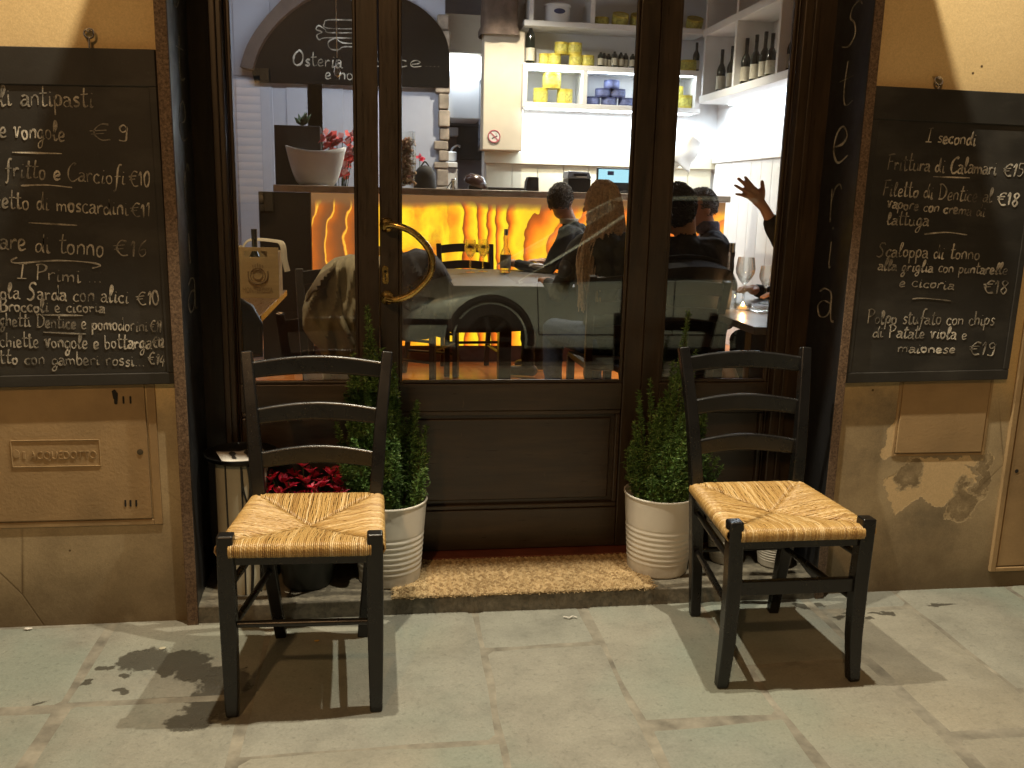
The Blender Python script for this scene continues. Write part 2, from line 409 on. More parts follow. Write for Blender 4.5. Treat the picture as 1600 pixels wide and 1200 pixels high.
# ------------------------------------------------------------------ handwriting
GL = {
'a': (.42, [[(.05, .42), (.18, .5), (.32, .44), (.33, .2), (.36, .02), (.44, .02)], [(.33, .28), (.16, .29), (.03, .16), (.1, .01), (.24, .04), (.33, .16)]]),
'b': (.42, [[(.05, 1), (.05, .4), (.06, .02), (.22, 0), (.36, .18), (.3, .42), (.16, .46), (.06, .32)]]),
'c': (.38, [[(.34, .42), (.22, .5), (.07, .38), (.05, .14), (.18, 0), (.36, .07)]]),
'd': (.48, [[(.3, .34), (.2, .46), (.06, .34), (.05, .12), (.16, .01), (.29, .12), (.36, .5), (.38, .98)], [(.37, .8), (.37, .2), (.46, 0)]]),
'e': (.40, [[(.06, .22), (.24, .25), (.33, .37), (.22, .5), (.08, .4), (.04, .18), (.16, .01), (.38, .08)]]),
'f': (.40, [[(.46, .98), (.34, 1.0), (.24, .75), (.2, .2), (.14, -.3), (.02, -.42)], [(.06, .42), (.4, .46)]]),
'g': (.44, [[(.34, .42), (.2, .5), (.06, .34), (.08, .1), (.2, .04), (.33, .2), (.36, .46)], [(.36, .46), (.35, .0), (.27, -.4), (.1, -.46), (.07, -.26), (.24, -.08), (.44, .06)]]),
'h': (.44, [[(.06, 1), (.06, .02)], [(.06, .3), (.2, .48), (.34, .4), (.35, .02)]]),
'i': (.24, [[(.1, .46), (.09, .12), (.13, .0), (.24, .06)], [(.12, .68), (.13, .71)]]),
'l': (.30, [[(.02, .2), (.2, .62), (.24, .92), (.15, .98), (.09, .6), (.1, .1), (.16, 0), (.3, .1)]]),
'm': (.66, [[(.05, .46), (.06, .02)], [(.06, .3), (.18, .47), (.3, .38), (.31, .02)], [(.31, .3), (.44, .47), (.56, .38), (.58, .02)]]),
'n': (.44, [[(.05, .46), (.06, .02)], [(.06, .3), (.2, .48), (.35, .38), (.37, .02)]]),
'o': (.42, [[(.2, .48), (.06, .36), (.07, .1), (.2, .0), (.34, .12), (.33, .38), (.2, .48)]]),
'p': (.44, [[(.06, .48), (.05, -.42)], [(.06, .32), (.2, .5), (.36, .4), (.34, .12), (.2, .02), (.07, .12)]]),
'r': (.36, [[(.05, .48), (.07, .02)], [(.07, .28), (.16, .44), (.26, .48), (.34, .42)]]),
's': (.36, [[(.32, .44), (.18, .5), (.07, .38), (.18, .27), (.31, .16), (.22, .02), (.04, .05)]]),
't': (.34, [[(.16, .98), (.13, .4), (.15, .06), (.24, .0), (.36, .08)], [(0, .62), (.34, .66)]]),
'u': (.46, [[(.06, .47), (.05, .12), (.16, .0), (.3, .1), (.35, .46)], [(.35, .46), (.36, .1), (.46, .03)]]),
'v': (.42, [[(.0, .44), (.08, .5), (.16, .02), (.26, .34), (.3, .52), (.42, .5)]]),
'z': (.40, [[(.05, .45), (.34, .46), (.06, .03), (.37, .04)]]),
'A': (.6, [[(.03, 0), (.28, .98), (.54, 0)], [(.12, .36), (.46, .38)]]),
'B': (.56, [[(.08, .95), (.06, 0)], [(.0, .92), (.3, .98), (.44, .8), (.3, .56), (.1, .5)], [(.1, .5), (.38, .48), (.5, .24), (.34, .02), (.0, .02)]]),
'C': (.56, [[(.42, .9), (.5, .98), (.38, 1.0), (.12, .72), (.05, .3), (.18, .02), (.38, .02), (.56, .16)]]),
'D': (.66, [[(.1, .95), (.1, .0)], [(.0, .94), (.25, 1.0), (.56, .7), (.54, .26), (.3, .0), (.02, .0)]]),
'F': (.52, [[(.14, .9), (.1, 0)], [(.0, .9), (.3, .96), (.52, .98)], [(.1, .5), (.4, .54)]]),
'G': (.6, [[(.48, .9), (.3, 1.0), (.08, .7), (.08, .2), (.3, 0), (.5, .14), (.5, .42), (.34, .42)]]),
'I': (.46, [[(.05, .97), (.42, 1.0)], [(.24, .98), (.2, .02)], [(.0, .02), (.44, .03)]]),
'M': (.8, [[(.05, 0), (.12, .95), (.36, .2), (.62, .97), (.7, 0)]]),
'O': (.68, [[(.34, 1.0), (.08, .7), (.06, .2), (.28, .0), (.56, .2), (.6, .7), (.4, 1.0), (.3, .98)]]),
'P': (.54, [[(.1, .95), (.09, 0)], [(.0, .9), (.26, 1.0), (.5, .84), (.4, .58), (.1, .46)]]),
'R': (.56, [[(.1, .95), (.09, 0)], [(.0, .9), (.26, 1.0), (.48, .84), (.38, .58), (.1, .48), (.5, .0)]]),
'S': (.62, [[(.54, .88), (.42, 1.0), (.22, .94), (.16, .72), (.36, .5), (.42, .22), (.24, .0), (.0, .06)]]),
'T': (.56, [[(.0, .94), (.54, 1.0)], [(.28, .96), (.24, 0)]]),
'0': (.46, [[(.22, .9), (.06, .6), (.1, .1), (.24, .0), (.38, .3), (.36, .72), (.22, .9)]]),
'1': (.26, [[(.02, .62), (.16, .86), (.15, .0)]]),
'2': (.44, [[(.05, .7), (.2, .88), (.34, .7), (.2, .34), (.05, .03), (.2, .08), (.42, .02)]]),
'4': (.46, [[(.22, .86), (.04, .3), (.42, .3)], [(.32, .55), (.3, -.1)]]),
'5': (.44, [[(.4, .9), (.12, .88), (.1, .55), (.3, .52), (.38, .28), (.24, .02), (.04, .06)]]),
'6': (.44, [[(.36, .9), (.16, .6), (.06, .24), (.2, .0), (.36, .16), (.3, .4), (.1, .3)]]),
'8': (.44, [[(.34, .78), (.2, .9), (.08, .74), (.2, .5), (.36, .26), (.22, .0), (.06, .2), (.2, .46), (.36, .7), (.34, .8)]]),
'9': (.44, [[(.36, .7), (.22, .9), (.06, .72), (.16, .5), (.34, .6), (.36, .8), (.36, .2), (.3, .0), (.06, .04)]]),
'E': (.62, [[(.58, .86), (.36, .9), (.16, .6), (.16, .3), (.34, .02), (.6, .06)], [(.0, .54), (.5, .62)], [(.04, .36), (.42, .42)]]),
'.': (.2, [[(.06, .02), (.09, .03)]]), ' ': (.34, []),
}
GL['\u20ac'] = GL['E']
def write(mb, txt, o, ux, uy, h, sx, nrm, w, rnd, press=1.0):
    """chalk strokes of txt from point o; ux, uy unit vectors of the line and its upright, h the capital height"""
    o, ux, uy, nrm = map(Vector, (o, ux, uy, nrm)); pen = 0.0
    for chx in txt:
        adv, st = GL[chx]
        jy = rnd.uniform(-.045, .045); js = rnd.uniform(.9, 1.1); sl = rnd.uniform(-.05, .10)
        for s_ in st:
            P = crom([(p[0]+rnd.uniform(-.012, .012), p[1]*js+jy+rnd.uniform(-.012, .012), 0) for p in s_], 5) if len(s_) > 2 else [Vector((*p, 0)) for p in s_]
            Q = [o+ux*((pen+(p.x+sl*p.y))*h*sx)+uy*(p.y*h) for p in P]
            ribbon(mb, Q, w*rnd.uniform(.6, 1.25), nrm, rnd)
        pen += adv+.04
    return pen
def ribbon(mb, Q, w, nrm, rnd):
    m = len(Q); vs = []
    for k, q in enumerate(Q):
        t = (Q[min(k+1, m-1)]-Q[max(k-1, 0)])
        t = t.normalized() if t.length > 1e-9 else Vector((1, 0, 0))
        s = t.cross(nrm); ww = w*.5*rnd.uniform(.82, 1.12)*(.6 if k in (0, m-1) else 1)*(1+.3*math.sin(k*.55+m))
        vs += [q-s*ww, q+s*ww]
    mb.add([v+nrm*.0012 for v in vs]+[v for v in vs], [(2*k, 2*k+1, 2*k+3, 2*k+2) for k in range(m-1)]
           + [(2*k, 2*k+2, 2*m+2*k+2, 2*m+2*k) for k in range(m-1)] + [(2*k+1, 2*m+2*k+1, 2*m+2*k+3, 2*k+3) for k in range(m-1)])
def width(txt): return sum(GL[c][0]+.04 for c in txt)
# ------------------------------------------------------------------ materials in use
M = {}
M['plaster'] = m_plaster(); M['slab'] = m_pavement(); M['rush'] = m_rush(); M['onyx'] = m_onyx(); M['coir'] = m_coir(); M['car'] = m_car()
M['mortar'] = pbr('joint_mortar', (.21, .20, .165), .9, var=.45, vs=11, bump=.4)
M['asphalt'] = pbr('asphalt', (.05, .05, .048), .85, var=.3, vs=30, bump=.4, bs=200)
M['granite'] = m_granite('brown_granite', (.045, .026, .015), (.105, .064, .038), (.20, .135, .085))
M['step'] = m_granite('dark_step_stone', (.075, .068, .052), (.125, .112, .085), (.18, .16, .12), 60)
M['wood'] = m_wood('walnut_door_wood', (.016, .011, .0062), (.066, .043, .024), 'Z')
M['woodx'] = m_wood('walnut_rail_wood', (.016, .011, .006), (.064, .041, .0225), 'X')
def m_lacquer():
    t = NT('black_lacquer'); o = t.obj()
    w = t.math('MULTIPLY', t.ramp(t.noise(70, 4, .7, o), [(.64, 0), (.72, .8)]), t.ramp(t.noise(7, 3, .5, o), [(.48, 0), (.62, 1)]))
    z = t.n('SeparateXYZ', i={0: o}).outputs[2]; w = t.math('MULTIPLY', w, t.ramp(z, [(.0, 1), (.45, .45)]))
    c = t.mix(w, t.ramp(t.noise(14, 4, .6, o), [(.3, (.0052, .005, .0048)), (.7, (.0085, .008, .0078))]), (.060, .048, .036))
    return t.bsdf(c, t.ramp(t.noise(9, 5, .65, o), [(.3, .21), (.7, .38)]), 0, None, .5)
M['black'] = m_lacquer()
def m_slate():
    t = NT('blackboard_paint'); o = t.obj()
    c = t.ramp(t.noise(5, 5, .6, o), [(.3, (.019, .018, .0155)), (.7, (.030, .028, .024))])
    sm_ = t.ramp(t.noise(2.2, 5, .6, t.mapped((1, 1, 2.6), None, (0, 0, 0), (0, .5, 0))), [(.50, 0), (.72, .7)]); c = t.mix(sm_, c, (.066, .062, .054))
    c = t.mix(t.ramp(t.noise(120, 3, .7, o), [(.62, 0), (.8, .35)]), c, (.07, .066, .058))
    return t.bsdf(c, t.ramp(t.noise(8, 4, .6, o), [(.3, .48), (.7, .68)]), 0, t.bump(t.noise(190, 3, .6, o), .06, .003), .4)
M['slate'] = m_slate()
M['reveal'] = pbr('blackboard_reveal', (.013, .0135, .015), .42, var=.25, vs=6, rvar=.1)
def m_chalk():
    t = NT('chalk'); f = t.ramp(t.noise(13, 4, .6), [(.34, (.13, .12, .10)), (.5, (.40, .37, .31)), (.66, (.78, .74, .64))])
    g = t.ramp(t.noise(420, 2, .6), [(.36, .35), (.56, 1.0)]); return t.bsdf(t.mix(1.0, f, g, 'MULTIPLY'), .9, 0, None, .1)
M['chalk'] = m_chalk()
M['brass'] = pbr('worn_brass', (.58, .40, .13), .24, 1.0, var=.2, vs=30, rvar=.1)
M['steel'] = pbr('bright_steel', (.6, .58, .55), .2, 1.0, var=.1)
def m_enamel():
    t = NT('white_enamel'); o = t.obj(); z = t.n('SeparateXYZ', i={0: o}).outputs[2]
    n = t.noise(22, 6, .7, o); d = t.math('MULTIPLY', t.ramp(t.math('ADD', z, t.math('MULTIPLY', t.math('SUBTRACT', n, .5), .16)), [(.07, .75), (.17, .0)]), t.ramp(n, [(.35, .25), (.62, 1)]))
    c = t.mix(d, t.ramp(t.noise(5, 4, .6, o), [(.3, (.70, .675, .61)), (.7, (.76, .735, .67))]), (.34, .28, .19))
    return t.bsdf(c, t.ramp(n, [(.3, .30), (.7, .48)]), 0, None, .5)
M['enamel'] = m_enamel()
M['cream'] = pbr('cream_sheet_metal', (.42, .40, .31), .5, var=.16, vs=6)
M['soil'] = pbr('potting_soil', (.03, .02, .012), .95, var=.4, vs=60, bump=.6)
M['bark'] = pbr('bark', (.06, .04, .025), .9, var=.3, vs=40, bump=.4)
M['needle'] = m_leafy('spruce_needles', [(0, (.045, .095, .026)), (.5, (.095, .19, .045)), (.85, (.16, .29, .07)), (1, (.30, .42, .15))])
M['leaf'] = m_leafy('dark_leaves', [(0, (.018, .045, .018)), (.6, (.035, .08, .028)), (1, (.07, .12, .06))])
M['petal'] = m_leafy('red_petals', [(0, (.38, .008, .03)), (.6, (.62, .016, .05)), (1, (.80, .10, .20))], .45, .2)
M['card'] = pbr('white_card', (.62, .60, .55), .7, var=.06)
M['ink'] = pbr('black_ink', (.02, .018, .015), .7)
M['pane'] = glassy('window_pane', (.93, .955, .94), 1.8)
M['dark'] = pbr('dark_void', (.01, .009, .008), .9)
M['terracotta'] = pbr('red_threshold_wood', (.15, .04, .02), .55, var=.25, vs=12)
M['hatch'] = pbr('painted_hatch', (.30, .205, .10), .8, var=.22, vs=5, bump=.25, bs=90)
M['panelp'] = pbr('painted_cover', (.315, .215, .105), .8, var=.18, vs=4, bump=.2, bs=90)

# ------------------------------------------------------------------ ground
rn = random.Random(7)
struct(MB().box(-60, 60, -60, 2.7, -.30, -.122).build('road', M['asphalt'], smooth=False))
pv = MB()
cols = [-7.3, -6.8, -6.2, -5.7, -5.2, -4.6, -4.1, -3.6, -3.1, -2.6, -2.1, -1.66, -1.24, -.846, -.36, .287, .66, 1.06, 1.45, 1.80, 2.25, 2.7, 3.2, 3.7, 4.2, 4.8, 5.4, 6.0, 6.6, 7.2]
known = {.287: [2.468, 1.75, 1.2], .66: [2.033, 1.35], -.36: [2.0, 1.4], -.846: [2.29, 1.66], -1.24: [2.27, 1.75], 1.06: [2.30, 1.62], 1.45: [2.62, 1.9], 1.80: [2.1, 1.5]}
for a, b in zip(cols, cols[1:]):
    ys = [2.76]+known.get(a, [2.76-rn.uniform(.2, .7)])
    while ys[-1] > -.45: ys.append(ys[-1]-rn.uniform(.5, .85))
    for y1, y0 in zip(ys, ys[1:]):
        g = .0013; z = rn.uniform(-.002, .0015); tx, ty = rn.uniform(-.002, .002), rn.uniform(-.002, .002)
        nx, ny = max(2, int((b-a)/.03)), max(2, int((y1-y0)/.03))
        sd = rn.random()*50
        def fn(u, v, a=a, b=b, y0=y0, y1=y1, z=z, tx=tx, ty=ty, sd=sd):
            e = min(u*(b-a), (1-u)*(b-a), v*(y1-y0), (1-v)*(y1-y0))
            wx = .0026*mnoise.noise(Vector((0, v*(y1-y0)*9, sd))) if u in (0, 1) else 0
            wy = .0026*mnoise.noise(Vector((u*(b-a)*9, 1, sd))) if v in (0, 1) else 0
            x = a+g+(b-a-2*g)*u+wx; y = y0+g+(y1-y0-2*g)*v+wy
            zz = z+tx*(u-.5)+ty*(v-.5)+.0022*mnoise.noise(Vector((x*4, y*4, sd)))-(.006 if e < 1e-6 else 0)
            return (x, y, zz)
        pv.grid(fn, nx, ny)
struct(pv.build('pavement', M['slab'], auto=70, fix=False))
struct(MB().box(-7.3, 7.2, -.9, 2.76, -.12, -.0035).build('pavement_bed', M['mortar'], smooth=False))
struct(MB().box(-7.3, 7.2, -1.06, -.905, -.2, 0).build('kerb', M['step'], smooth=False))

# ------------------------------------------------------------------ street facade
fac = thing('building_facade', (.45, WY, 0), 'ochre plastered street facade with flaking lower wall round the doorway', 'building')
GL0, GL1, GR0, GR1 = -.622, -.588, 1.482, 1.514
MB().box(-9, -.602, WY, 3.2, -.05, 7).build('wall', M['plaster'], fac, smooth=False)
w_ = MB(); w_.box(1.566, 10, WY, 3.2, -.05, 7); w_.box(1.5135, 1.566, WY, 2.80, -.05, 7); w_.build('wall', M['plaster'], fac, smooth=False)
MB().box(-.602, 1.5135, WY, 3.2, 2.662, 7).build('wall', M['plaster'], fac, smooth=False)
MB().prism([(GL0, 2.705, 0), (-.5885, 2.705, 0), (-.5935, 2.80, 0), (GL0, 2.80, 0)], (0, 0, 2.66)).build('door_jamb', M['granite'], fac, bevel=.002)
MB().prism([(1.4825, 2.705, 0), (GR1, 2.705, 0), (GR1, 2.80, 0), (1.4957, 2.80, 0)], (0, 0, 2.66)).build('door_jamb', M['granite'], fac, bevel=.002)
MB().box(GL1, GR0, 2.705, 3.0, 2.56, 2.66).build('lintel', M['granite'], fac, bevel=.003)
# blackboard painted reveals with chalk letters
rv = MB().prism([(-.61, 2.708, .06), (-.5872, 2.708, .06), (-.600, 3.03, .06), (-.63, 3.03, .06)], (0, 0, 2.5)).build('reveal_board', M['reveal'], fac, smooth=False)
rv2 = MB().prism([(1.505, 2.708, .06), (1.4812, 2.708, .06), (1.524, 3.03, .06), (1.56, 3.03, .06)], (0, 0, 2.5)).build('reveal_board', M['reveal'], fac, smooth=False)
rc = random.Random(3)
for side, par in ((-1, rv), (1, rv2)):
    for k, c in enumerate('OSteria'):
        ch = MB()
        py = (-62, 70, 168, 257, 350, 421, 494)[k]
        z = at(1320, py, 2.88).z
        h, wd = {'O': (.14, .15), 'S': (.135, .15), 't': (.14, .12), 'e': (.25, .15), 'r': (.24, .11), 'i': (.20, .04), 'a': (.21, .17)}[c]
        sx = wd/(GL[c][0]*h)
        if side > 0:
            f_ = .5+wd/2/.322; o = Vector((1.4812, 2.708, 0)).lerp(Vector((1.524, 3.03, 0)), f_); ux = Vector((1.4812-1.524, -.322, 0)).normalized(); nrm = Vector((-.322, -.0428, 0)).normalized()
        else:
            f_ = .5-wd/2/.322; o = Vector((-.5872, 2.708, 0)).lerp(Vector((-.600, 3.03, 0)), f_); ux = Vector((-.0128, .322, 0)).normalized(); nrm = Vector((.322, .0128, 0)).normalized()
        o = o+nrm*.0008; o.z = z
        write(ch, c, o, ux, (0, 0, 1), h, sx, nrm, .0055, rc)
        ch.build('chalk_letter', M['chalk'], par, smooth=False, fix=False)

# canopy board and the two lamps above it (both just above the picture)
can = thing('door_canopy', (.465, WY, 2.5), 'shallow dark wooden canopy board above the restaurant doorway', 'canopy')
MB().box(-.535, 1.465, 2.45, 2.748, 2.50, 2.535).build('board', M['woodx'], can, bevel=.004)
for x in (-.4, 1.33):
    MB().prism([(x-.02, 2.748, 2.53), (x-.02, 2.748, 2.72), (x-.02, 2.55, 2.536)], (.04, 0, 0)).build('bracket', M['woodx'], can, bevel=.003)
def wall_lamp(x, col, label):
    t = thing('wall_lamp', (x, WY, 3.45), label, 'lamp', 'lamps over the doorway')
    MB().tube(crom([(x, 2.75, 3.42), (x, 2.62, 3.52), (x, 2.40, 3.53), (x, 2.29, 3.47)], 6), .009, 8).build('arm', M['black'], t)
    MB().lathe([(.0, .0), (.05, .0), (.05, .018), (.0, .018)], (x, 2.75, 3.42), 20, (0, -1, 0)).build('wall_plate', M['black'], t)
    MB().lathe([(.02, .12), (.035, .11), (.05, .07), (.11, .02), (.108, .016), (.046, .064), (.03, .1)], (x, 2.29, 3.355), 28).build('shade', M['black'], t)
    MB().ball((x, 2.29, 3.40), .022).build('bulb', emit('lamp_bulb', col, 8), t)
    L = bpy.data.lights.new('lamp_light', 'POINT'); L.energy = DOORLAMP_W; L.color = col; L.shadow_soft_size = .02
    o = bpy.data.objects.new('lamp_light', L); COL.objects.link(o); o.location = (x, 2.29, 3.355); put(o, t)
wall_lamp(-.2, (1.0, .87, .64), 'black swan neck wall lamp over the left half of the canopy')
wall_lamp(1.1, (1.0, .90, .69), 'black swan neck wall lamp over the right half of the canopy')

# doorstep, threshold
st = MB().box(-.60, 1.512, 2.715, 3.2, -.02, .058).build('doorstep', M['step'], bevel=.006); struct(st)

# ------------------------------------------------------------------ wooden shopfront
shop = thing('wooden_shopfront', (.465, DY, 0), 'dark walnut glazed door with side lights and curved brass pull handle', 'shopfront')
PZ0, PZ1 = .70, 2.46
fr = MB()
fr.box(-.625, -.497, 3.03, 3.13, .06, 2.6); fr.box(1.41, 1.555, 3.03, 3.13, .06, 2.6); fr.box(-.497, 1.41, 3.03, 3.13, 2.5, 2.6)
fr.build('frame', M['wood'], shop, bevel=.006)
# raised rebate beads on the jambs
for a_ in (-.535, 1.441): MB().box(a_, a_+.021, 3.018, 3.03, .06, 2.5).build('jamb_bead', M['wood'], shop, bevel=.004)
MB().box(-.497, 1.41, 3.0, 3.14, .059, .072).build('threshold', M['terracotta'], shop, bevel=.003)
def leaf(x0, x1, lw, rw, name, mould=True):
    """one glazed leaf: stiles, rails, sunk panel, glass"""
    y0, y1 = DY, DY+.052
    b = MB(); b.box(x0, x0+lw, y0, y1, .075, 2.5); b.box(x1-rw, x1, y0, y1, .075, 2.5)
    o = b.build(name, M['wood'], shop, bevel=.004)
    a, c = x0+lw, x1-rw
    for z0, z1 in ((.60, PZ0), (.075, .228), (PZ1, 2.5)): MB().box(a, c, y0+.001, y1-.001, z0, z1).build('rail', M['woodx'], o, bevel=.004)
    MB().box(a, c, y0+.024, y0+.040, .228, .60).build('sunk_panel', M['woodx'], o, smooth=False)
    m = MB()
    for z0, z1 in ((.228, .246), (.582, .60)): m.box(a, c, y0+.006, y0+.024, z0, z1)
    m.box(a, a+.018, y0+.006, y0+.0235, .246, .582); m.box(c-.018, c, y0+.006, y0+.0235, .246, .582)
    e = .034
    if c-a > .5:
        m.box(a+e, c-e, y0+.014, y0+.0238, .262, .567)
    m.build('moulding', M['woodx'], o, bevel=.006, seg=3)
    g = MB(); g.box(a, a+.012, y0+.008, y0+.02, PZ0, PZ1); g.box(c-.012, c, y0+.008, y0+.02, PZ0, PZ1); g.box(a+.012, c-.012, y0+.008, y0+.0195, PZ0, PZ0+.012)
    g.build('glazing_bead', M['wood'], o, bevel=.004)
    MB().box(a+.001, c-.001, y0+.022, y0+.030, PZ0, PZ1).build('pane', M['pane'], o, smooth=False)
    return o
lf = leaf(-.495, -.0185, .005, .0685, 'side_light')
df = leaf(-.0150, .9200, .063, .069, 'door')
rf = leaf(.9235, 1.408, .0645, .005, 'side_light')
MB().box(.9195, .924, DY-.008, DY+.004, .075, 2.5).build('astragal', M['wood'], shop)
# brass bow handle on the door
hz0, hz1, hx = at(605, 467, 3.02).z, at(605, 352, 3.02).z, .008
pth = crom([(hx, 3.012, hz1), (hx+.03, 3.0, hz1+.001), (hx+.088, 2.993, hz1-.022), (hx+.138, 2.99, hz1-.075), (hx+.149, 2.99, (hz0+hz1)/2-.005), (hx+.134, 2.99, hz0+.072), (hx+.084, 2.993, hz0+.022), (hx+.03, 3.0, hz0-.001), (hx, 3.012, hz0)], 7)
hb = MB().tube(pth, .0112, 14)
for z in (hz0, hz1):
    hb.lathe([(.0, .0), (.023, .0), (.024, .004), (.018, .010), (.011, .014), (.010, .05), (0, .05)], (hx, DY, z), 24, (0, -1, 0))
hb.build('handle', M['brass'], df)
kz = at(602, 430, 3.05).z
kp = MB().prism([(.003+.011*math.cos(a), DY-.0005, kz+(.02 if math.sin(a) > 0 else -.02)+.011*math.sin(a)) for a in [i*math.pi/9 for i in range(18)]], (0, -.004, 0))
kp.build('keyhole_plate', M['brass'], df, bevel=.001)
MB().lathe([(0, 0), (.005, 0), (.005, .0015), (0, .0015)], (.003, DY-.0046, kz+.012), 12, (0, -1, 0)).box(.0015, .0045, DY-.006, DY-.0046, kz-.016, kz+.004).build('keyhole', M['dark'], df)

# ------------------------------------------------------------------ hatches in the wall
def hatch_left():
    y = WY
    t = thing('utility_hatch', (-1.0, y, .33), 'square painted water meter hatch with vent slots below the left menu board', 'hatch')
    X0, X1, Z0, Z1 = -1.42, -.718, .346, .82
    MB().box(X0, X1, y-.007, y+.01, Z0, Z1).build('hatch_door', M['hatch'], t, bevel=.002)
    f = MB(); f.box(X1+.005, X1+.03, y-.005, y+.01, Z0-.022, Z1); f.box(X0-.03, X1+.005, y-.005, y+.01, Z0-.022, Z0-.005); f.box(X0-.03, X0-.005, y-.005, y+.01, Z0-.005, Z1)
    f.build('hatch_frame', M['hatch'], t, bevel=.002)
    for (px, py, w2, hh) in ((182, 624, 7, 22), (194, 624, 4, 22), (205, 624, 4, 22), (197, 785, 4, 20), (205, 785, 4, 20), (214, 785, 4, 20)):
        p = at(px, py, y); w = w2*2/1390; h = hh*2/1390/2*.92
        n_ = [(p.x+w*.5*math.cos(a), y-.0075, p.z+math.copysign(h*.62, math.sin(a))+w*.5*math.sin(a)) for a in [i*math.pi/5+.1 for i in range(10)]]
        s = MB(); s.prism(n_, (0, -.0008, 0)); s.build('vent_slot', M['dark'], t, smooth=False)
    p = at(181, 616, y); s = MB(); s.prism([(p.x-.009, y-.0075, p.z+.012), (p.x+.0, y-.0075, p.z+.017), (p.x+.008, y-.0075, p.z+.004), (p.x+.006, y-.0075, p.z-.02), (p.x-.006, y-.0075, p.z-.012)], (0, -.0009, 0))
    s.build('broken_slot', M['dark'], t, smooth=False)
    p = at(220, 705, y); MB().lathe([(.0, .0), (.009, .0), (.009, .002), (.005, .003), (0, .003)], (p.x, y-.007, p.z), 18, (0, -1, 0)).build('lock', pbr('dull_lock', (.10, .08, .05), .5, .6), t)
    a, b = at(17, 687, y), at(160, 727, y)
    rim = MB()
    for q in ((a.x, b.x, a.z-.003, a.z), (a.x, b.x, b.z, b.z+.003), (a.x, a.x+.003, b.z, a.z), (b.x-.003, b.x, b.z, a.z)): rim.box(q[0], q[1], y-.0095, y-.007, q[2], q[3])
    pl = rim.build('name_plate', M['hatch'], t, bevel=.0008)
    o = font('ACQUEDOTTO', .036, (a.x+.052, y-.0072, b.z+.024), .0022, pl, pbr('embossed_letters', (.255, .17, .08), .8, var=.2), 'embossed_lettering', b.x-a.x-.064)
    e = MB().prism([(a.x+.014+.012*math.cos(k)*(.9), y-.007, (a.z+b.z)/2+.014*math.sin(k)) for k in [i*math.pi/4 for i in range(8)]], (0, -.0018, 0)); e.box(a.x+.032, a.x+.040, y-.0088, y-.007, b.z+.026, b.z+.05)
    e.build('embossed_crest', M['hatch'], pl, bevel=.0008)
def font(txt, size, loc, ext, parent, mat, name, fit=None, rot=(math.pi/2, 0, 0)):
    cu = bpy.data.curves.new(name, 'FONT'); cu.body = txt; cu.size = size; cu.extrude = ext; cu.resolution_u = 3
    o = bpy.data.objects.new(name, cu); COL.objects.link(o)
    dg = bpy.context.evaluated_depsgraph_get(); me = bpy.data.meshes.new_from_object(o.evaluated_get(dg))
    bpy.data.objects.remove(o); bpy.data.curves.remove(cu)
    if fit:
        xs = [v.co.x for v in me.vertices]; k = fit/(max(xs)-min(xs))
        for v in me.vertices: v.co.x *= k
    me.transform(Matrix.Translation(loc) @ Matrix.Rotation(rot[2], 4, 'Z') @ Matrix.Rotation(rot[0], 4, 'X'))
    me.materials.clear(); me.materials.append(mat); me.name = name
    o = bpy.data.objects.new(name, me); COL.objects.link(o)
    if parent is not None: put(o, parent)
    return o
hatch_left()
t = thing('wall_cover', (1.9, WY, .51), 'plain painted cover plate below the right menu board', 'hatch')
MB().box(1.747, 2.07, WY-.006, WY+.01, .513, .79).build('cover_plate', M['panelp'], t, bevel=.002)
f = MB(); f.box(1.735, 1.743, WY-.003, WY+.01, .50, .79); f.box(2.074, 2.084, WY-.003, WY+.01, .50, .79); f.box(1.743, 2.074, WY-.003, WY+.01, .50, .509); f.build('cover_frame', M['panelp'], t, bevel=.001)
t = thing('meter_door', (2.4, WY, .08), 'tall grey brown painted meter door with round keyhole by the right menu board', 'hatch')
MB().box(2.194, 2.75, WY-.008, WY+.01, .08, .98).build('hatch_door', M['hatch'], t, bevel=.003)
f = MB(); f.box(2.166, 2.188, WY-.012, WY+.01, .06, .985); f.box(2.188, 2.78, WY-.012, WY+.01, .06, .076); f.build('hatch_frame', M['hatch'], t, bevel=.003)
p = at(1586, 735, WY); MB().lathe([(0, 0), (.007, 0), (.007, .001), (0, .001)], (p.x, WY-.0082, p.z), 14, (0, -1, 0)).build('keyhole', M['dark'], t)

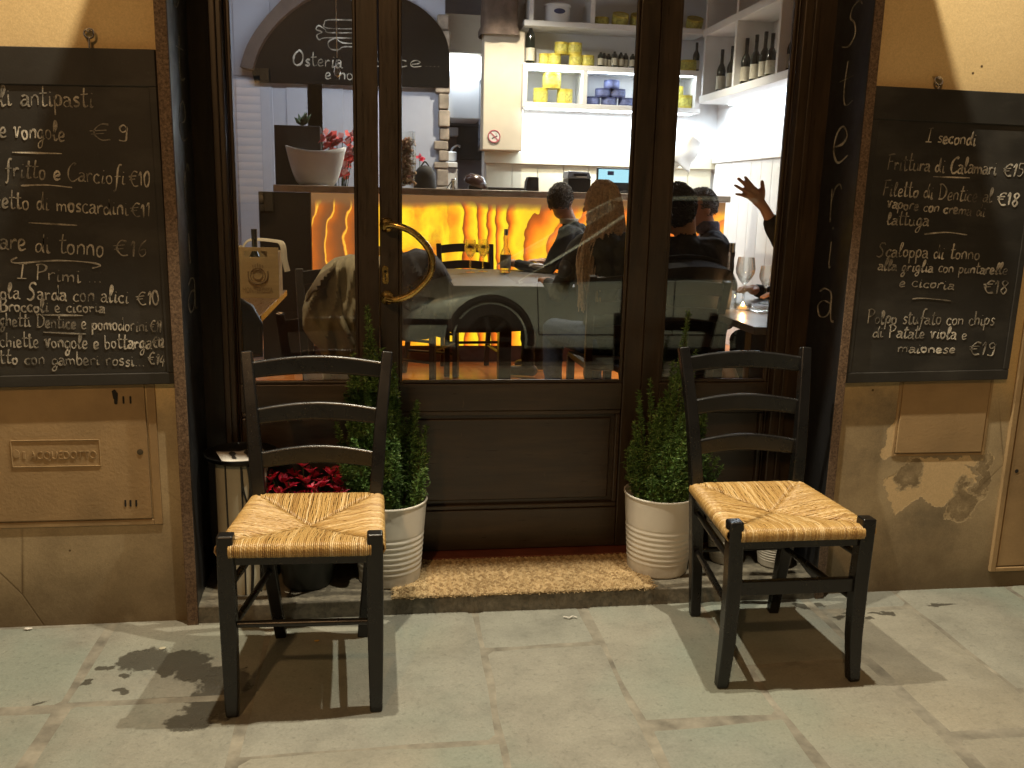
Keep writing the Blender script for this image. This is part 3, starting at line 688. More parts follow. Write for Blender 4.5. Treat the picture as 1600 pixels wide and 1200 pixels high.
# ------------------------------------------------------------------ menu boards
def line(mb, txt, vis, px0, py0, px1, py1, H, rnd, Y):
    """txt written so that its part vis runs between the two points"""
    P0, P1 = at(px0, py0, Y), at(px1, py1, Y); ux = (P1-P0).normalized(); uy = Vector((-ux.z, 0, ux.x)); h = H*Y/1390*.98
    sx = (P1-P0).length/(width(vis)*h); pre = txt[:txt.index(vis)]
    write(mb, txt, P0-ux*(width(pre)*h*sx), ux, uy, h, sx, (0, -1, 0), .0043, rnd)
def stroke(mb, pts, Y, rnd): ribbon(mb, crom(pxs(pts, Y), 6) if len(pts) > 2 else [pxs(pts, Y)[0].lerp(pxs(pts, Y)[1], k/10) for k in range(11)], .0042, Vector((0, -1, 0)), rnd)
def menu_board(cor, label, lines, strokes, eye, seed):
    """cor: four corners (x, z) anticlockwise from bottom left"""
    rnd = random.Random(seed); bx = sum(c[0] for c in cor)/4
    t = thing('menu_board', (bx, WY, cor[0][1]), label, 'blackboard', 'chalk menu boards beside the door')
    c = [Vector((x, 2.722, z)) for x, z in cor]; ctr = sum(c, Vector())/4
    wt, wb, ws = .10, .035, .022
    i = [c[0]+Vector((ws, 0, wb)), c[1]+Vector((-ws, 0, wb)), c[2]+Vector((-ws, 0, -wt)), c[3]+Vector((ws, 0, -wt))]
    MB().prism([p+Vector((0, .006, 0)) for p in c], (0, .018, 0)).build('panel', M['slate'], t, smooth=False)
    f = MB()
    dn = Vector((0, 0, 1))
    for q in ([c[0], c[1], c[1]+dn*wb, c[0]+dn*wb], [c[3]-dn*wt, c[2]-dn*wt, c[2], c[3]], [c[0]+dn*(wb+.0005), i[0]+dn*.0005, i[3]-dn*.0005, c[3]-dn*(wt+.0005)], [i[1]+dn*.0005, c[1]+dn*(wb+.0005), c[2]-dn*(wt+.0005), i[2]-dn*.0005]):
        f.prism([p+Vector((0, .001, 0)) for p in q], (0, .006, 0))
    f.build('frame', M['slate'], t, bevel=.003)
    ch = None
    for l in lines+[None]:
        if ch is not None and (l is None or l[0][0] not in '\u20ac9.'):
            ch.build('chalk_lettering', M['chalk'], t, smooth=False, fix=False); ch = None
        if l is not None:
            ch = ch or MB(); line(ch, *l, rnd, 2.7275)
    for s_ in strokes: ch = MB(); stroke(ch, s_, 2.7275, rnd); ch.build('chalk_stroke', M['chalk'], t, smooth=False, fix=False)
    p = at(*eye, 2.74); e = MB(); R_ = .0125
    e.tube([(p.x+R_*math.cos(a), 2.735+.3*R_*math.sin(a), p.z+R_*math.sin(a)) for a in [k*2*math.pi/20 for k in range(20)]], .0034, 8, closed=True)
    e.tube([(p.x, 2.733, p.z-R_), (p.x, 2.733, p.z-R_-.035)], .0035, 8)
    e.build('eyelet', M['steel'], t)
    e = MB().tube(crom([(p.x-.012, 2.752, p.z+.014), (p.x-.006, 2.735, p.z+.012), (p.x, 2.728, p.z+.004), (p.x+.003, 2.735, p.z+.010)], 5), .0028, 8); e.build('wall_hook', M['steel'], t)
L_ = [('Gli antipasti', 'li antipasti', 0, 164, 148, 168, 28), ('Cozze e vongole', 'e vongole', 0, 214, 103, 220, 27), ('\u20ac', '\u20ac', 141, 219, 176, 220, 24), ('9', '9', 184, 221, 202, 222, 26),
      ('Misto fritto e Carciofi', 'fritto e Carciofi', 8, 275, 197, 289, 26), ('\u20ac10', '\u20ac10', 202, 290, 236, 292, 24),
      ('Guazzetto di moscardini', 'etto di moscardini', 3, 325, 202, 337, 25), ('\u20ac11', '\u20ac11', 204, 338, 236, 339, 22),
      ('Tartare di tonno', 'are di tonno', 0, 388, 164, 401, 30), ('\u20ac16', '\u20ac16', 178, 400, 232, 402, 28),
      ('I Primi', 'I Primi', 27, 435, 128, 441, 23), ('...', '...', 138, 441, 162, 441, 20),
      ('Fregola Sarda con alici', 'ola Sarda con alici', 0, 466, 202, 474, 24), ('\u20ac10', '\u20ac10', 213, 476, 251, 476, 22),
      ('Broccoli e cicoria', 'Broccoli e cicoria', 0, 487, 165, 488, 19), ('Spaghetti Dentice e pomodorini', 'ghetti Dentice e pomodorini', 0, 509, 232, 518, 20), ('\u20ac11', '\u20ac11', 234, 518, 253, 519, 19),
      ('Orecchiette vongole e bottarga', 'chiette vongole e bottarga', 0, 542, 238, 545, 22), ('\u20ac12', '\u20ac12', 238, 542, 257, 542, 16),
      ('Risotto con gamberi rossi...', 'tto con gamberi rossi...', 0, 568, 228, 572, 20), ('\u20ac14', '\u20ac14', 231, 569, 258, 571, 19)]
S_ = [[(19, 238), (97, 240)], [(33, 290), (72, 289), (113, 293)], [(45, 348), (121, 352)], [(65, 492), (130, 493)], [(68, 519), (135, 522)],
      [(27, 402), (18, 407), (28, 411), (88, 407), (140, 410), (157, 415), (144, 419)]]
menu_board([(-1.235, .765), (-.624, .776), (-.629, 1.726), (-1.235, 1.712)], 'black framed chalk menu board headed antipasti, left of the doorway', L_, S_, (140, 53), 11)
L_ = [('I secondi', 'I secondi', 1446, 222, 1525, 227, 23), ('Frittura di Calamari', 'Frittura di Calamari', 1385, 265, 1557, 273, 26), ('\u20ac15', '\u20ac15', 1565, 275, 1599, 277, 22),
      ('Filetto di Dentice al', 'Filetto di Dentice al', 1378, 305, 1550, 317, 25), ('\u20ac18', '\u20ac18', 1556, 319, 1591, 323, 23), ('vapore con crema di', 'vapore con crema di', 1385, 324, 1539, 339, 19), ('lattuga', 'lattuga', 1385, 350, 1451, 353, 22),
      ('Scaloppa di tonno', 'Scaloppa di tonno', 1369, 400, 1531, 406, 24), ('alla griglia con puntarelle', 'alla griglia con puntarelle', 1371, 422, 1574, 429, 19), ('e cicoria', 'e cicoria', 1404, 447, 1491, 452, 18), ('\u20ac18', '\u20ac18', 1534, 456, 1575, 459, 24),
      ('Polpo stufato con chips', 'Polpo stufato con chips', 1354, 505, 1554, 508, 24), ('di Patate viola e', 'di Patate viola e', 1363, 527, 1511, 530, 22), ('maionese', 'maionese', 1402, 550, 1493, 552, 18), ('\u20ac19', '\u20ac19', 1512, 553, 1554, 555, 24)]
S_ = [[(1458, 276), (1515, 278)], [(1444, 366), (1478, 363), (1511, 367)], [(1425, 467), (1445, 466), (1485, 470)]]
menu_board([(1.518, .766), (2.116, .776), (2.122, 1.712), (1.522, 1.716)], 'black framed chalk menu board headed I secondi, right of the doorway', L_, S_, (1465, 127), 12)
# ------------------------------------------------------------------ chairs
def rush_seat(cor, zc, rnd, sag=.030):
    """cor: four corners (x, y) front-left, front-right, back-right, back-left; one tube per strand"""
    mb = MB(); C_ = [Vector((x, y, 0)) for x, y in cor]; mid = sum(C_, Vector())/4
    for s_ in range(4):
        A, B = C_[s_], C_[(s_+1) % 4]; L = (B-A).length; n = int(L/.0050)
        out = Vector(((B-A).y, -(B-A).x, 0)).normalized()
        r = .0185
        for k in range(n):
            t = (k+.5)/n
            if s_ == 0 and (t < .055 or t > .945): continue
            P = A.lerp(B, t); m = min(t, 1-t)*2
            E_ = (A if t < .5 else B).lerp(mid, m)
            inw = E_-P; Ln = inw.length
            path = [P-out*.03+Vector((0, 0, zc-2*r+.001))]
            for a in (-90, -50, -10, 30, 62, 90):
                a = math.radians(a); path.append(P+out*(r*math.cos(a)-.004)+Vector((0, 0, zc-r+r*math.sin(a)*1.0)))
            ns = max(2, int(Ln/.022))
            for q in range(1, ns+1):
                f = q/ns; d = (P+inw*f); dist = f*m
                z = zc+.003*math.sin(min(1, dist*3)*math.pi)-sag*dist**1.2-.005*(f**6)*(1-m*.6)
                path.append(Vector((d.x, d.y, z))+Vector((rnd.uniform(-.0014, .0014), rnd.uniform(-.0014, .0014), rnd.uniform(-.0013, .0013))))
            b0 = len(mb.v); f0 = len(mb.f); rr = rnd.uniform(.0023, .0032)
            mb.tube(path, rr, 5)
            sd = rnd.random()*40; m_ = len(path)
            for fi in range(f0, len(mb.f)):
                mb.uv[fi] = [((v-b0)//5*.08+sd, ((v-b0) % 5)*.2+sd) for v in mb.f[fi]]
    return mb
def chair(fl, fr, bl, br, sl, sr, tl, tr, label, zs, front, sides, back, flat, seed, topz):
    """feet fl fr bl br; rear posts at seat height sl sr and at the top tl tr (x, y)"""
    rnd = random.Random(seed)
    cx, cy = (fl[0]+fr[0])/2, (fl[1]+bl[1])/2
    t = thing('rush_seat_chair', (cx, cy, 0), label, 'chair', 'black ladder back chairs outside the door')
    V = Vector
    for s_, p in ((-1, fl), (1, fr)):
        o = .006*s_ if flat else 0
        MB().bar([(p[0]+o, p[1]-.004, 0), (p[0]-o*.6, p[1], .14), (p[0]-o, p[1]+.002, .32), (p[0], p[1]+.004, zs+.022)], [(.0165, .0165), (.0195, .0195), (.0215, .0215), (.0205, .0205)]).build('leg', M['black'], t, bevel=.006, seg=3)
    for p, q, u in ((bl, sl, tl), (br, sr, tr)):
        pts = crom([(p[0], p[1], 0), ((p[0]*.5+q[0]*.5), p[1]-.022, .22), (q[0], q[1]-.006, zs-.02), (q[0]*.55+u[0]*.45, q[1]*.72+u[1]*.28+.002, (zs+topz)*.5), (u[0], u[1], topz)], 5)
        n = len(pts)-1
        MB().bar(pts, [(.0165+.003*math.sin(math.pi*k/n), .0145+.005*math.sin(math.pi*min(1, k/n*1.3))) for k in range(n+1)]).build('leg', M['black'], t, bevel=.005, seg=3)
    def post(side, z):
        q, u = (sl, tl) if side < 0 else (sr, tr)
        f = (z-zs)/(topz-zs); y = q[1]+(u[1]-q[1])*(f**1.35)
        return V((q[0]+(u[0]-q[0])*f, y, z))
    for z1 in (topz-.012, topz-.146, topz-.272):
        a, b = post(-1, z1-.03), post(1, z1-.03)
        h = .056
        def fn(u, v, a=a, b=b, z1=z1, h=h):
            x = a.x+(b.x-a.x)*u; k = math.sin(math.pi*u); y = a.y+(b.y-a.y)*u+.018*k
            top = z1-.018+.018*k; bot = z1-h-.012+.012*k+(0)
            return (x, y, bot+(top-bot)*v)
        g = MB(); N_ = 18; vs = []
        for i in range(N_+1):
            u = i/N_; p0, p1 = V(fn(u, 0)), V(fn(u, 1)); d = V((0, .0085, 0)); vs += [p0-d, p1-d, p1+d, p0+d]
        fs = [(4*i+j, 4*i+(j+1) % 4, 4*i+4+(j+1) % 4, 4*i+4+j) for i in range(N_) for j in range(4)]+[(0, 1, 2, 3), (4*N_+3, 4*N_+2, 4*N_+1, 4*N_)]
        g.add(vs, fs); g.build('back_slat', M['black'], t, bevel=.0082, seg=5)
    ins = .014
    cor = [(fl[0]-.012, fl[1]-.008), (fr[0]+.012, fr[1]-.008), (sr[0]+.010, sr[1]-.012), (sl[0]-.010, sl[1]-.012)]
    rush_seat(cor, zs, rnd).build('seat', M['rush'], t, fix=False, auto=180)
    sq = [(x+(cx-x)*.06, y+((fl[1]+sl[1])/2-y)*.06) for x, y in cor]
    MB().prism([(x, y, zs-.058) for x, y in sq], (0, 0, .010)).build('seat_padding', M['rush'], t, smooth=False)  # added plate under the strands, stops light leaking through the gaps
    ap = MB()
    ap.bar([(fl[0], fl[1]+.002, zs-.047), (fr[0], fr[1]+.002, zs-.047)], (.009, .012), (0, 1, 0))
    ap.bar([(fl[0], fl[1], zs-.045), (sl[0], sl[1]-.004, zs-.045)], (.009, .010)); ap.bar([(fr[0], fr[1], zs-.045), (sr[0], sr[1]-.004, zs-.045)], (.009, .010)); ap.bar([(sl[0], sl[1], zs-.045), (sr[0], sr[1], zs-.045)], (.009, .010), (0, 1, 0))
    ap.build('seat_frame', M['black'], t, bevel=.003)
    def rl(side, z):
        p, q = (bl, sl) if side < 0 else (br, sr); f = z/zs
        return V((p[0]+(q[0]-p[0])*f, p[1]+(q[1]-p[1])*f-.018*math.sin(math.pi*f), z))
    for side, p in ((-1, fl), (1, fr)):
        for z in sides:
            a = V((p[0], p[1], z)); b = rl(side, z)
            MB().tube([a, a.lerp(b, .3), a.lerp(b, .7), b], [.0085, .0105, .0105, .0085], 10).build('stretcher', M['black'], t)
    a, b = V((fl[0], fl[1], front)), V((fr[0], fr[1], front))
    if flat: MB().bar([a, b], (.021, .009), (0, 0, 1)).build('stretcher', M['black'], t, bevel=.003)
    else: MB().tube([a, a.lerp(b, .5), b], [.0085, .010, .0085], 10).build('stretcher', M['black'], t)
    if back:
        a, b = rl(-1, back), rl(1, back); MB().tube([a, b], .0085, 10).build('stretcher', M['black'], t)
    return t
chair((-.401, 2.19), (-.028, 2.175), (-.322, 2.605), (-.073, 2.587), (-.367, 2.575), (-.030, 2.565), (-.402, 2.655), (.008, 2.65),
      'black ladder back chair with rush seat beside the red cyclamens, shiny slat tops', .478, .255, (.35, .235), 0, False, 21, .887)
chair((.948, 2.195), (1.334, 2.192), (1.018, 2.628), (1.290, 2.626), (.979, 2.60), (1.312, 2.598), (.937, 2.68), (1.346, 2.678),
      'black ladder back chair with rush seat in front of the two small white pots', .474, .298, (.375, .24), .245, True, 22, .896)

# ------------------------------------------------------------------ doormat
mt = thing('doormat', (.44, 2.86, .06), 'tan coir doormat lying on the stone doorstep before the door', 'mat')
mx0, mx1, my0, my1, mz = .02, .905, 2.71, 3.0, .059
MB().box(mx0+.004, mx1-.004, my0+.004, my1, mz, mz+.007).build('backing', M['coir'], mt, smooth=False)
cm = MB(); rm = random.Random(5)
nx_, ny_ = 74, 25
for i in range(nx_):
    for j in range(ny_):
        x = mx0+(mx1-mx0)*(i+.5+.5*(j % 2)-.25)/nx_+rm.uniform(-.0015, .0015); y = my0+(my1-my0)*(j+.5)/ny_+rm.uniform(-.0015, .0015)
        if rm.random() < .02: continue
        a = (math.pi/4 if (i+j) % 2 else -math.pi/4)+rm.uniform(-.16, .16); l, w, h = .0104*rm.uniform(.85, 1.15), .0052*rm.uniform(.85, 1.15), .0062*rm.uniform(.7, 1.25)
        c, s_ = math.cos(a), math.sin(a); z = mz+.0065
        cm.add([(x+c*l, y+s_*l, z), (x-s_*w, y+c*w, z), (x-c*l, y-s_*l, z), (x+s_*w, y-c*w, z), (x+c*l*.35, y+s_*l*.35, z+h), (x-c*l*.35, y-s_*l*.35, z+h*.9)],
               [(0, 1, 4), (1, 5, 4), (1, 2, 5), (2, 3, 5), (3, 4, 5), (3, 0, 4)])
for k in range(1500):
    e = rm.random()
    x, y = (rm.uniform(mx0, mx1), my0) if e < .7 else ((mx0 if e < .85 else mx1), rm.uniform(my0, my1))
    x += rm.uniform(-.004, .004); y += rm.uniform(-.006, .004); d = Vector((rm.uniform(-1, 1), rm.uniform(-1, .5), rm.uniform(-.4, .6)))*.008; p = Vector((x, y, mz+rm.uniform(.001, .010)))
    q = Vector((.0009, .0005, .0009)); cm.add([p-q, p+q, p+d+q*.4, p+d-q*.4], [(0, 1, 2, 3)])
cm.build('pile', M['coir'], mt, smooth=False, fix=False)

# ------------------------------------------------------------------ pots and plants
def pot(parent, c, rt, rb, h, ribs=True, mat=None):
    prof = [(0, 0), (rb-.006, 0), (rb, .006)]
    for k in range(1, 90):
        f = k/90; r = rb+(rt-rb)*f
        if ribs and .14 < f < .62:
            r += .0012*math.sin((f-.14)/.48*7*2*math.pi)
        prof.append((r, .006+(h-.006)*f))
    prof += [(rt, h-.002), (rt+.0035, h), (rt+.003, h+.004), (rt-.002, h+.004), (rt-.004, h-.01), (rt-.012, h-.06), (rt-.02, h-.08), (0, h-.08)]
    MB().lathe(prof, c, 56).build('pot', mat or M['enamel'], parent, fix=True, auto=60)
def spire(mb, base, tip, thick, rnd, dens=1.0, lean=.3):
    base, tip = Vector(base), Vector(tip); L = (tip-base).length; d = (tip-base).normalized()
    side = d.orthogonal().normalized(); sd2 = d.cross(side)
    nt = int(L/.0032*dens)
    for k in range(nt):
        f = (k+rnd.random())/nt; a = k*2.39996+rnd.uniform(-.3, .3)
        p = base.lerp(tip, f); o = side*math.cos(a)+sd2*math.sin(a)
        prof = (math.sin(math.pi*min(1, .18+f*.82))**.65)*(1-.35*f) if f < .96 else .12
        tl = thick*prof*rnd.uniform(.6, 1.12)
        td = (o*.82+d*.75+Vector((0, 0, .25))).normalized()
        q0 = p; q1 = p+td*tl; nn = max(5, int(tl/.0021))
        for j in range(nn):
            g = (j+.6)/nn; r = q0.lerp(q1, g); b = rnd.uniform(0, 6.283)
            u = td.orthogonal().normalized(); w = td.cross(u)
            nd = ((u*math.cos(b)+w*math.sin(b))*.8+td*.75).normalized(); ln = rnd.uniform(.010, .017)*(1.1-.3*g); wd = .0016
            sv = nd.cross(Vector((rnd.uniform(-1, 1), rnd.uniform(-1, 1), rnd.uniform(-1, 1)))).normalized()*wd
            mb.add([r-sv*.6, r+nd*ln*.55-sv, r+nd*ln, r+nd*ln*.55+sv, r+sv*.6], [(0, 1, 2, 3, 4)])
def spruce(c, label, tips, seed, rt=.122):
    rnd = random.Random(seed); c = Vector(c)
    t = thing('potted_spruce', c, label, 'potted tree', 'potted spruces by the door')
    pot(t, c, rt, rt-.022, .285)
    MB().lathe([(0, .222), (.05, .226), (rt-.014, .216), (rt-.014, .20), (0, .20)], c, 24).build('soil', M['soil'], t)
    tr = MB(); cr = MB(); b0 = c+Vector((0, 0, .21))
    main = Vector(tips[0][:3]); tr.tube(crom([b0, b0.lerp(main, .5)+Vector((.006, 0, 0)), main], 6), [.010-.0085*k/12 for k in range(13)], 7)
    spire(cr, b0+Vector((0, 0, .10)), main, tips[0][3], rnd, 1.25)
    for x, y, z, th in tips[1:]:
        tip = Vector((x, y, z)); low = b0+Vector(((x-b0.x)*.55, (y-b0.y)*.55, .02+max(0, z-.62)*.72))
        spire(cr, low, tip, th, rnd)
        tr.tube([b0.lerp(main, max(0, (low.z-b0.z)/(main.z-b0.z))*.6), low, low.lerp(tip, .75)], [.004, .003, .0015], 5)
    tr.build('trunk', M['bark'], t); cr.build('foliage', M['needle'], t, smooth=False, fix=False)
    return t
def tipset(c, main, seed, n, zmin, zmax, wid, dy=.1):
    rnd = random.Random(seed); out = [main]
    for k in range(n):
        f = (k+.5)/n; z = zmin+(zmax-zmin)*(1-f)**.85
        env = wid*(1-((z-zmin)/(main[2]-zmin)))**.75*(1.0 if z > zmin+.05 else .9)
        a = k*2.39996+rnd.uniform(-.5, .5); r = env*rnd.uniform(.5, 1.0)
        lx = c[0]+(main[0]-c[0])*((z-.3)/(main[2]-.3))
        out.append((lx+r*math.cos(a), c[1]+min(.85*r*math.sin(a), dy)*.8, z+rnd.uniform(-.02, .03), rnd.uniform(.044, .062)))
    return out
cL, cR = (.012, 2.885, .058), (.962, 2.885, .058)
tl_ = tipset(cL, (-.058, 2.92, .985, .046), 4, 44, .40, .86, .20)
tl_ += [(.135, 2.86, .60, .034), (.105, 2.86, .68, .032), (.14, 2.87, .50, .034), (-.13, 2.9, .70, .036), (-.16, 2.9, .60, .036), (-.155, 2.88, .52, .036), (.03, 2.9, .80, .034), (-.10, 2.9, .80, .032)]
spruce(cL, 'tall dwarf spruce in white ribbed pot, between the red cyclamens and the doormat', tl_, 31, .126)
tr_ = tipset(cR, (1.035, 2.93, .975, .036), 9, 36, .40, .68, .175)
tr_ += [(.87, 2.92, .70, .022), (.91, 2.92, .74, .022), (1.15, 2.86, .47, .03), (1.17, 2.86, .44, .03), (1.13, 2.85, .52, .03), (.99, 2.93, .80, .024), (1.07, 2.93, .84, .024), (.95, 2.92, .67, .026)]
spruce(cR, 'dwarf spruce in white ribbed pot, bushy low growth, right of the doormat', tr_, 32, .128)

def small_pot(c, label, seed):
    t = thing('flower_pot', c, label, 'flower pot', 'small white pots on the doorstep')
    pot(t, Vector(c), .074, .058, .15); rnd = random.Random(seed)
    MB().lathe([(0, .125), (.066, .12), (.066, .08), (0, .08)], c, 20).build('soil', M['soil'], t)
    lv = MB()
    for k in range(46):
        a, e = rnd.uniform(0, 6.28), rnd.uniform(.5, 1.4); L = rnd.uniform(.04, .085)
        d = Vector((math.cos(a)*math.cos(e), math.sin(a)*math.cos(e), math.sin(e))); p = Vector(c)+Vector((d.x*.03, d.y*.03, .118)); s_ = d.cross(Vector((0, 0, 1))).normalized()*.009
        lv.add([p, p+d*L*.5+s_, p+d*L+Vector((0, 0, -.012)), p+d*L*.5-s_], [(0, 1, 2, 3)])
    lv.build('leaves', M['leaf'], t, smooth=False, fix=False)
small_pot((1.238, 2.935, .058), 'small white ribbed pot on the doorstep, beside the right spruce pot', 1)
small_pot((1.405, 2.885, .058), 'small white ribbed pot on the doorstep, beside the right granite jamb', 2)

def cyclamen(c, label):
    t = thing('potted_cyclamen', c, label, 'flowers'); c = Vector(c); rnd = random.Random(8)
    MB().lathe([(0, 0), (.075, 0), (.082, .01), (.105, .17), (.112, .175), (.112, .185), (.10, .185), (.094, .16), (0, .155)], c, 32).build('pot', pbr('dark_green_pot', (.018, .022, .018), .4), t)
    w = MB()
    def fn(u, v):
        a = u*2*math.pi; r = .108+.035*v+.014*v*math.sin(a*9)+.006*math.sin(a*17); return (c.x+r*math.cos(a), c.y+r*math.sin(a), c.z+.12+.10*v+.012*math.sin(a*7))
    w.grid(fn, 72, 4); w.build('wrapper', glassy('clear_film', (.80, .84, .80), 1.5, .12), t, thick=.0008)
    lv = MB(); st = MB(); fl = MB()
    for k in range(46):
        a = k*2.4; r = rnd.uniform(.02, .125); z = .20+rnd.uniform(0, .11)-.2*max(0, r-.09)
        p = c+Vector((r*math.cos(a), r*math.sin(a), z)); n = Vector((math.cos(a)*.5, math.sin(a)*.5, .8)).normalized(); u = n.orthogonal().normalized(); v = n.cross(u); R_ = rnd.uniform(.024, .038)
        ring = [p+(u*math.cos(b)+v*math.sin(b))*R_*(1+.12*math.cos(2*b))-n*.006 for b in [i*math.pi/5 for i in range(10)]]
        lv.add([p]+ring, [(0, i+1, (i+1) % 10+1) for i in range(10)])
        st.tube([c+Vector((0, 0, .15)), p-n*.002], .0014, 4)
    heads = [(-.372, 2.86, .43), (-.345, 2.85, .385), (-.30, 2.85, .37), (-.268, 2.86, .475), (-.255, 2.85, .42), (-.21, 2.84, .41), (-.165, 2.85, .425), (-.155, 2.84, .395), (-.225, 2.84, .375), (-.19, 2.83, .37), (-.33, 2.83, .36), (-.27, 2.83, .37), (-.245, 2.87, .45), (-.145, 2.87, .405), (-.385, 2.88, .40), (-.18, 2.89, .44)]+[(-.27+rnd.uniform(-.12, .13), 2.86+rnd.uniform(-.05, .03), rnd.uniform(.35, .45)) for _ in range(16)]
    for hx_, hy_, hz_ in heads:
        p = Vector((hx_, hy_, hz_)); st.tube(crom([c+Vector((0, 0, .15)), c.lerp(p, .6)+Vector((0, 0, .05)), p+Vector((0, 0, .012)), p], 4), .0016, 5)
        yaw = rnd.uniform(0, 6.28); tl = Vector((rnd.uniform(-.7, .7), rnd.uniform(-.7, .3), 0))
        for k in range(5):
            a = yaw+k*math.pi/3+rnd.uniform(-.3, .3); o = Vector((math.cos(a), math.sin(a), 0)); tw = Vector((-o.y, o.x, 0)); L = rnd.uniform(.030, .044); W_ = rnd.uniform(.009, .0135); spr = rnd.uniform(.010, .028)
            def pf(u, v, p=p, o=o, tw=tw, L=L, W_=W_, spr=spr, tl=tl):
                f = v; wd = W_*math.sin(math.pi*min(1, .12+f*.86))**.7
                return p+tl*(L*f*.5)+o*(.003+spr*f)+Vector((0, 0, L*f*.85-.004-.012*f*f))+tw*((u-.5)*2*wd+.006*f)+o*(.004*math.cos((u-.5)*5))
            fl.grid(pf, 4, 5)
    lv.build('leaves', M['leaf'], t, fix=False); st.build('stems', M['leaf'], t); fl.build('petals', M['petal'], t, fix=False)
cyclamen((-.262, 2.87, .058), 'red cyclamens in dark pot with clear wrapper, on the doorstep behind a chair')

# umbrella stand with a branch pattern of black bars
us = thing('umbrella_stand', (-.463, 2.87, .058), 'cream round umbrella stand with black branch pattern and black tray top', 'umbrella stand')
uc = Vector((-.463, 2.87, .058)); ur = .082
MB().lathe([(0, 0), (ur, 0), (ur, .435), (ur-.002, .437), (ur-.002, .01), (0, .01)], uc, 40).build('body', M['cream'], us)
def onc(a, z, d=.002): a = math.radians(a); return uc+Vector(((ur+d)*math.cos(a), (ur+d)*math.sin(a), z))
ub = MB()
for a in (-118, -83, -48, 5): ub.tube([onc(a, 0), onc(a+1, .22), onc(a, .436)], .0026, 6)
ub.tube(crom([onc(-70, 0), onc(-66, .12), onc(-72, .26), onc(-64, .36), onc(-68, .436)], 6), .005, 6)
for a0, z0, a1, z1, a2, z2 in ((-68, .10, -55, .17, -36, .20), (-70, .22, -56, .27, -30, .36), (-70, .30, -80, .36, -82, .43), (-66, .17, -76, .22, -83, .30), (-48, .02, -40, .10, -34, .24), (-66, .36, -55, .38, -44, .43), (-56, .27, -50, .20, -40, .05), (-30, .36, -20, .30, -10, .40)):
    ub.tube(crom([onc(a0, z0), onc(a1, z1), onc(a2, z2)], 6), .0032, 6)
ub.build('branch_pattern', M['black'], us)
MB().lathe([(0, .438), (.085, .438), (.108, .447), (.118, .462), (.115, .463), (.104, .451), (.084, .443), (0, .443)], uc, 40).build('tray', M['black'], us)
cd = thing('card', uc+Vector((.0, -.01, .444)), 'white card with black silhouettes lying on the umbrella stand tray', 'card')
rt_ = Matrix.Rotation(.35, 4, 'Z')
def cl(x, y, z): v = rt_ @ Vector((x, y, 0)); return uc+Vector((.005+v.x, -.012+v.y, .4445+z))
def cpl(u, v): return cl(-.072+.144*u, -.055+.11*v, .004+.006*abs(u-.5)*2+.004*v)
MB().grid(cpl, 6, 6).build('sheet', M['card'], cd, thick=.0012)
kk = MB()
for x0, y0 in ((-.030, .0), (.018, .004)):
    q = [cl(x0+dx, y0+dy, .0078+.004*(dy+.055)/.11+.006*abs((x0+dx+.072)/.144-.5)*2) for dx, dy in ((-.008, -.034), (.006, -.036), (.004, -.004), (.013, .012), (.012, .03), (.004, .04), (-.004, .03), (-.010, .016), (-.006, -.004))]
    kk.prism(q, (0, 0, .0006))
kk.build('silhouette_print', M['ink'], cd, smooth=False)

# scraps on the pavement
def scrap(name, pts, label, mat, cat, w=.004):
    o = MB(); o.tube([Vector(p) for p in pts], w, 6, sq=.3); tag(o.build(name, mat), label, cat)
g0 = gz(895, 966)
scrap('twisted_paper', crom([g0+Vector((-.03, .008, .004)), g0+Vector((-.012, -.004, .006)), g0+Vector((0, .006, .005)), g0+Vector((.014, -.003, .004))], 5), 'twisted white paper scrap on the pavement in front of the doormat', M['card'], 'litter', .0028)
g0 = gz(495, 1002); tag(MB().ball(g0+Vector((0, 0, .002)), (.008, .005, .002), 8, 5, .4).build('leaf_scrap', pbr('yellow_leaf', (.5, .30, .06), .7)), 'small yellow leaf scrap on the pavement under a chair', 'litter')
g0 = gz(44, 983); tag(MB().ball(g0+Vector((0, 0, .002)), (.013, .008, .002), 8, 5, .5, 3).build('paper_scrap', M['card']), 'crumpled white paper scrap at the foot of the left wall', 'litter')
g0 = gz(254, 1014); tag(MB().ball(g0+Vector((0, 0, .003)), (.010, .007, .002), 8, 5, .5, 5).build('gum', pbr('pale_gum', (.42, .40, .30), .7)), 'flattened pale gum spot on the wet stain of the pavement', 'litter')
# ------------------------------------------------------------------ the room behind the glass
BW, RWX = 8.2, 0
shx = at(1092, 150, 7.88).x            # front of the wine shelf on the right wall
RX = shx+.30                            # right wall
M['wallw'] = pbr('white_wall_paint', (.72, .72, .72), .7, var=.04, vs=3, bump=.1, bs=60)
M['wallg'] = pbr('grey_wall_paint', (.40, .40, .42), .75, var=.08, vs=3)
M['board'] = pbr('painted_boards', (.66, .66, .66), .45, var=.05, vs=4, stretch=(1, 1, .2))
M['cboard'] = pbr('cream_boards', (.62, .57, .42), .45, var=.05, vs=4, stretch=(1, 1, .2))
M['creamp'] = pbr('cream_plaster', (.56, .49, .38), .8, var=.08, vs=4, bump=.15)
M['stone'] = pbr('rough_brown_stone', (.10, .07, .055), .9, var=.35, vs=12, bump=.9, bs=26)
M['floor'] = m_wood('oak_floor', (.40, .12, .028), (.64, .235, .055), 'X', .35, .3, .5, .1)
M['shelf'] = pbr('white_shelf_board', (.68, .68, .68), .4, var=.04)
M['ctop'] = pbr('counter_stone', (.34, .28, .21), .25, var=.2, vs=12)
M['dwood'] = m_wood('dark_chair_wood', (.012, .008, .006), (.03, .018, .011), 'Z', .4, .2)
M['twood'] = m_wood('table_wood', (.07, .035, .018), (.16, .085, .04), 'Y', .3, .3)
M['gtab'] = pbr('grey_table_top', (.20, .19, .18), .3, var=.1, vs=8)
